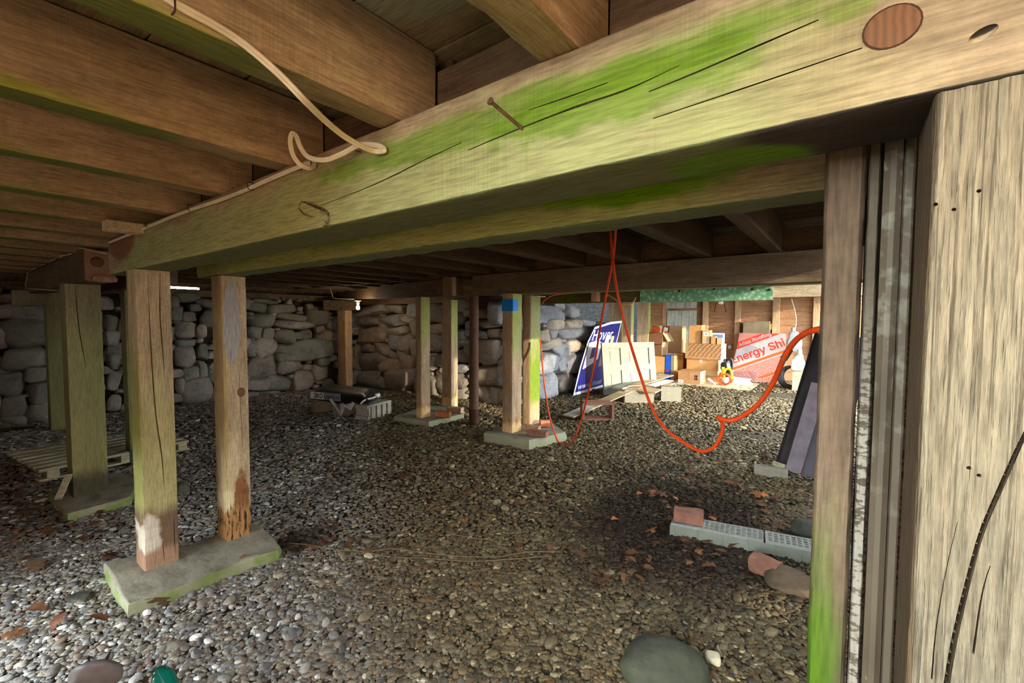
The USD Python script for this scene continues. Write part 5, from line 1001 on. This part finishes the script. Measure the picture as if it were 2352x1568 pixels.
# ---------------------------------------------------------------- odds and ends by the wall
M_yel = plain('yellow_plastic', C(236, 226, 40), .4)
c = atY(9.35, 1672, 862); t = thing('cord_winder', 'yellow plastic handle with an orange cord coiled in front of it', 'tool', c); an_ = np.linspace(0, math.pi, 9)
obj('handle', tube([c + [-.07, 0, -.06]] + [c + np.array([-.07 * math.cos(a_), 0, .03 + .10 * math.sin(a_)]) for a_ in an_] + [c + [.07, 0, -.06]], .022, 10, 3), M_yel, t, smooth=True)
cc_ = atY(9.3, 1680, 874); obj('cord_coil', tube([cc_ + np.array([-.12 - .10 * math.cos(a_) * (1 + .02 * a_), .08 * math.sin(a_ * 1.3), .02 + .10 * math.sin(a_)]) for a_ in np.linspace(0, 18, 60)], .012, 8, 2), M_orange, t, smooth=True)
c = atY(9.4, 1661, 850); t = thing('spray_bottle', 'yellow bottle cap shape beside the amber carton', 'bottle', c); obj('bottle_body', lathe([(.04, -.14), (.045, -.05), (.02, .0), (.03, .02), (.03, .06), (.001, .065)], c, 14), M_yel, t, smooth=40)
c = atY(9.5, 1668, 840); t = thing('power_tool', 'dark power tool standing between the cartons and the foam sheet', 'tool', c + [0, 0, -.2])
obj('tool_body', boulder((.10, .08, .11), .7, 71, 3, .2).apply_translation(c), M_black, t); obj('tool_handle', tube([c + [-.02, 0, .08], c + [.04, -.02, .15], c + [.10, 0, .12], c + [.11, 0, .0]], .02, 8, 4), M_black, t); obj('tool_foot', boulder((.12, .09, .06), .6, 72, 2, .1).apply_translation(c - [0, 0, .14]), M_black, t)
for nm, px, py in (('white knob', 1676, 797),): c = atY(10.955, px, py); t = thing('knob', 'small white round knob on the wall left of the foam sheet', 'knob', c); obj('knob_body', boulder((.04, .04, .05), 1, 73, 2, .05).apply_translation(c), M_white, t, smooth=True)
c = G(1688, 884); t = thing('bag', 'crumpled white bag lying in front of the foam sheet', 'bag', c); obj('bag_body', boulder((.28, .16, .085), .8, 74, 3, .3, 2.4).apply_translation(c + [0, .12, .06]), M_paper, t)
c = atY(9.1, 1633, 878); t = thing('bottle', 'small white bottle lying at the edge of the platform', 'bottle', c); obj('bottle_body', tube([c + [-.06, 0, .07], c + [-.02, 0, .04], c + [.05, -.02, .0], c + [.09, -.03, -.03]], [.026] * 10 + [.018] * 9, 10, 6), M_white, t, smooth=True)
def jug(label, px, py, w, h, Y, mat, tip):
    c = atY(Y, px, py); t = thing('container', label, 'container', c)
    b = boulder((w, .10, h), .45, int(px), 3, .05); b.vertices[:, 0] *= np.where(b.vertices[:, 2] > h * .3, .72, 1.0); obj('jug_body', b.apply_translation(c), mat, t, smooth=45); obj('jug_neck', lathe([(.04, 0), (.04, .08), (.03, .09), (.001, .09)], c + [tip, 0, h * .9], 14), mat, t)
jug('translucent grey jug hanging at the right of the foam sheet', 1824, 784, .13, .20, 10.2, plain('grey_jug', C(150, 150, 150), .3, var=.1), -.02)
jug('cloudy plastic jug lower at the right, by the leaning panel', 1833, 832, .11, .17, 9.7, M_clear, .02)
obj('jug_string', tube([atY(10.2, 1824, 762), atY(10.3, 1829, 740), atY(10.4, 1826, 715), atY(10.5, 1818, 686)], .008, 6, 4), M_cable, None, 'pale string hanging down to the translucent jug', 'string')
obj('crate', bx(atY(9.6, 1822, 820)[0], atY(9.6, 1850, 820)[0], 9.55, 9.85, .23, atY(9.7, 1833, 832)[2] - .165), W_slat, None, 'grey wooden crate under the cloudy jug', 'crate')
c = atY(9.9, 1816, 866); t = thing('hose_coil', 'black hose coil lying against the board wall at the right', 'hose', c)
for i in range(6): a_ = np.linspace(0, 2 * math.pi, 22)[:-1]; obj('hose_turn', tube(np.array([c + np.array([.20 * math.cos(x_) * (1 - .06 * i), .03 * i + .08 * math.sin(x_), .20 * math.sin(x_) * (1 - .03 * i)]) for x_ in np.append(a_, a_[:2])]), .020, 8, 2), plain(f'black_hose_{i}', C(34, 34, 38), .5), t, smooth=True)

# ---------------------------------------------------------------- near the camera: tools at the bottom left
c = G(215, 1568); k_ = 1.35
t = thing('garden_tool', 'grey rounded tool head with a dark pointed spike, at the bottom left edge', 'tool', c)
hc = CAM + ray(220, 1552) * k_; hd = boulder((.070, .075, .045), .82, 75, 3, .05); hd = frame(hd, hc, RT * .95 - DN * .28, FW * .6 + np.array([0, 0, -.5]), -DN); obj('tool_head', hd, plain('grey_rubber', C(112, 106, 104), .5, (40, .2), var=.2, ns=20), t, smooth=True)
s0_, s1_ = CAM + ray(232, 1538) * (k_ + .05), CAM + ray(256, 1491) * (k_ + .12); obj('spike', tube([s0_, (s0_ + s1_) / 2, s1_], [.0085, .006, .0012], 8, 1), M_crack, t, label='dark rusty spike'); obj('tool_shaft', tube([hc, hc * .5 + (c + RT * -.1) * .5, c + RT * -.1 + [0, 0, .0]] if False else [hc - [0, 0, .01], [hc[0], hc[1], .3], [hc[0], hc[1], .0]], .014, 10, 1), M_rust, t)
c = G(380, 1568); t = thing('garden_tool', 'glossy dark green rounded handle end, at the bottom edge', 'tool', c)
g0, g1 = CAM + ray(368, 1545) * 1.40, CAM + ray(410, 1640) * 1.36; gd = (g1 - g0) / np.linalg.norm(g1 - g0); prof_ = [(.0, .008), (.012, .022), (.03, .031), (.07, .034), (.16, .036), (.30, .030)]
gp_ = [g0 - gd * .018 + gd * a_ for a_, _ in prof_]; obj('handle', tube(gp_, [r_ * .95 for _, r_ in prof_], 20, 1), plain('green_glaze', C(10, 98, 84), .18, var=.35, ns=14, spec=.6, coat=.6), t, smooth=True); e_ = gp_[-1] + gd * .0; obj('tool_shaft', tube([e_, [e_[0], e_[1], .4], [e_[0], e_[1], 0.]], .014, 10, 1), M_rust, t)

# ---------------------------------------------------------------- fallen leaves, twigs
def leaf_mesh(L, lobes, k):
    r = np.random.default_rng(k); u = np.linspace(0, 1, 25); w = .32 * np.sin(np.pi * u) ** .7 * (1 + .55 * lobes * np.sin(u * 2 * np.pi * 3.5 + r.uniform(0, 2))) + .008
    top, bot = np.column_stack([u, w]), np.column_stack([u, -w * (1 + .2 * r.normal())]); cen = np.column_stack([u, u * 0])
    V = np.vstack([top, cen, bot]); z = .25 * np.abs(V[:, 1]) * r.uniform(-.4, 1.2) + .10 * np.sin(V[:, 0] * r.uniform(2, 5)) + .04 * (meshkit.noise(np.column_stack([V * 6, V[:, :1] * 0]), k) - .5)
    P_l = np.column_stack([(V[:, 0] - .5), V[:, 1], z]) * L; f = []
    for i in range(24):
        for a_ in (0, 25): f += [(a_ + i, a_ + 25 + i, a_ + 26 + i), (a_ + i, a_ + 26 + i, a_ + 1 + i)]
    f = np.array(f); n = len(P_l); return trimesh.Trimesh(np.vstack([P_l, P_l - [0, 0, .0008]]), np.vstack([f[:, ::-1], f + n]), process=False)
def mk_leaf():
    M = Mat('dry_leaf'); M.pos(); r = M.node('object_info') + '.random'
    return M.done(M.mix(M.ramp(r, [(0, C(78, 52, 36)), (.35, C(112, 74, 50)), (.6, C(92, 66, 48)), (.75, C(140, 88, 54)), (.88, C(104, 82, 60)), (1, C(176, 106, 60))]), M.ramp(M.noise(60), [(.3, (.7, .68, .66)), (.7, (1.2, 1.2, 1.2))]), 1., 'multiply'), .7, (), .2)
M_leaf = mk_leaf(); GRP = 'fallen leaves scattered on the gravel'; LAB = 'dry brown fallen leaf lying on the gravel'
srcs = []
for k, (L, lo) in enumerate(((.085, .8), (.10, 1.0), (.07, .3), (.09, .6))):
    c = G(*((690, 1046), (1520, 1140), (870, 1004), (1610, 1062))[k]); t = thing('dry_leaf', LAB, 'leaf', c + [0, 0, .022], GRP)
    q_ = leaf_mesh(L, lo, k); q_.vertices += t.loc; obj('leaf_blade', q_, M_leaf, t, smooth=True); srcs.append(t)
rl = np.random.default_rng(5)
def leaf_at(px, py, label=None, sc=1., dz=.022, grp=None, yaw=None, kind=None, c=None):
    c = G(px, py) if c is None else c
    copy(srcs[int(rl.integers(0, 4)) if kind is None else kind], c + [0, 0, dz], (rl.uniform(-18, 18), rl.uniform(-18, 18), rl.uniform(0, 360) if yaw is None else yaw), label, grp, sc)
leaf_at(80, 1310, 'large curled tan leaf on the gravel left of the near slab', 1.5, .03, 'leaf a', 20, 0); leaf_at(78, 1412, 'orange-brown leaf on the gravel, lower left of the near slab', 1.3, .025, 'leaf b', 40, 3)
leaf_at(367, 1390, 'red-brown oak leaf lying on the front edge of the near slab', 1.2, .035, 'leaf c', 15, 1); leaf_at(556, 1303, 'small orange leaf stuck at the mossy edge of the near slab', .8, .06, 'leaf d', 70, 2)
leaf_at(225, 1432, 'brown leaf on the gravel just below the near corner of the slab', 1.3, .025, 'leaf e', 30, 2)
for px, py in ((130, 1436), (36, 1466), (30, 1228), (150, 1228), (60, 1180), (230, 1228), (822, 1042), (976, 963), (700, 1030), (896, 1056), (930, 1096), (1366, 1327), (905, 1264), (930, 1258), (846, 1272), (1335, 1282), (1298, 1262), (1672, 1066), (1530, 1162), (1635, 1312), (1440, 1332), (1600, 1276), (1512, 1252), (1560, 1262), (1622, 1252), (1655, 1275), (1690, 1260), (1150, 1035), (1310, 1003), (1180, 1050), (760, 1245), (720, 1262), (800, 1262)): leaf_at(px, py, sc=rl.uniform(.8, 1.25))
for _ in range(70):
    px, py = rl.uniform(1380, 1840), rl.uniform(1045, 1340); leaf_at(px, py, sc=rl.uniform(.6, 1.1))
for _ in range(26):
    px, py = rl.uniform(0, 300), rl.uniform(1090, 1290); leaf_at(px, py, sc=rl.uniform(.7, 1.1))
for _ in range(40):
    px, py = rl.uniform(560, 1330), rl.uniform(960, 1280); leaf_at(px, py, sc=rl.uniform(.5, .9))
M_twig = plain('dry_stem', C(128, 108, 74), .8)
for lab, pts in (('long thin dry stem curving over the gravel right of the near slab', ((665, 1254), (720, 1262), (770, 1270), (830, 1276), (900, 1287), (980, 1292), (1080, 1297), (1180, 1294), (1260, 1285))), ('second dry stem crossing the first one on the gravel', ((830, 1278), (900, 1270), (980, 1278), (1050, 1287), (1140, 1287), (1210, 1278), (1290, 1275))), ('short pale dry stem on the gravel between the posts and the drain', ((1030, 1232), (1080, 1244), (1130, 1248), (1150, 1258)))):
    pp_ = [G(*a_) + [0, 0, .022 + .006 * (i % 2)] for i, a_ in enumerate(pts)]; t = thing('fallen_twig', lab, 'twig', pp_[len(pp_) // 2]); obj('stem', tube(pp_, .0022, 5, 4), M_twig, t, smooth=True)

# ---------------------------------------------------------------- small odds
M_yc = plain('amber_cord', C(220, 150, 70), .5)
t = thing('extension_cord', 'thin amber cord drooping below the mossy header behind the big orange loops', 'cord', atY(4.9, 1430, 690))
obj('cord_length', tube([atY(4.995, 1393, 680), atY(4.93, 1394, 676), atY(4.9, 1410, 685), atY(4.88, 1426, 697), atY(4.88, 1440, 701), atY(4.9, 1452, 697), atY(4.995, 1460, 684)], .009, 6, 5), M_yc, t, smooth=True)
t = thing('extension_cord', 'thin dark orange cord running up from the green-streaked post to the header', 'cord', atY(4.5, 1262, 680))
obj('cord_length', tube([atY(4.6, 1243, 700), atY(4.6, 1252, 688), atY(4.65, 1268, 679), atY(4.8, 1290, 675), atY(4.95, 1310, 673)], .008, 6, 5), M_orange, t, smooth=True)
c = atZ(1.975, 234, 517); t = thing('cleat', 'short pinkish wooden cleat under a joist beside the far end of the mossy beam', 'block', c)
obj('cleat_body', bx(c[0], c[0] + .10, c[1], .73, 1.945, 1.9935, .003, 'y'), W_pale, t)
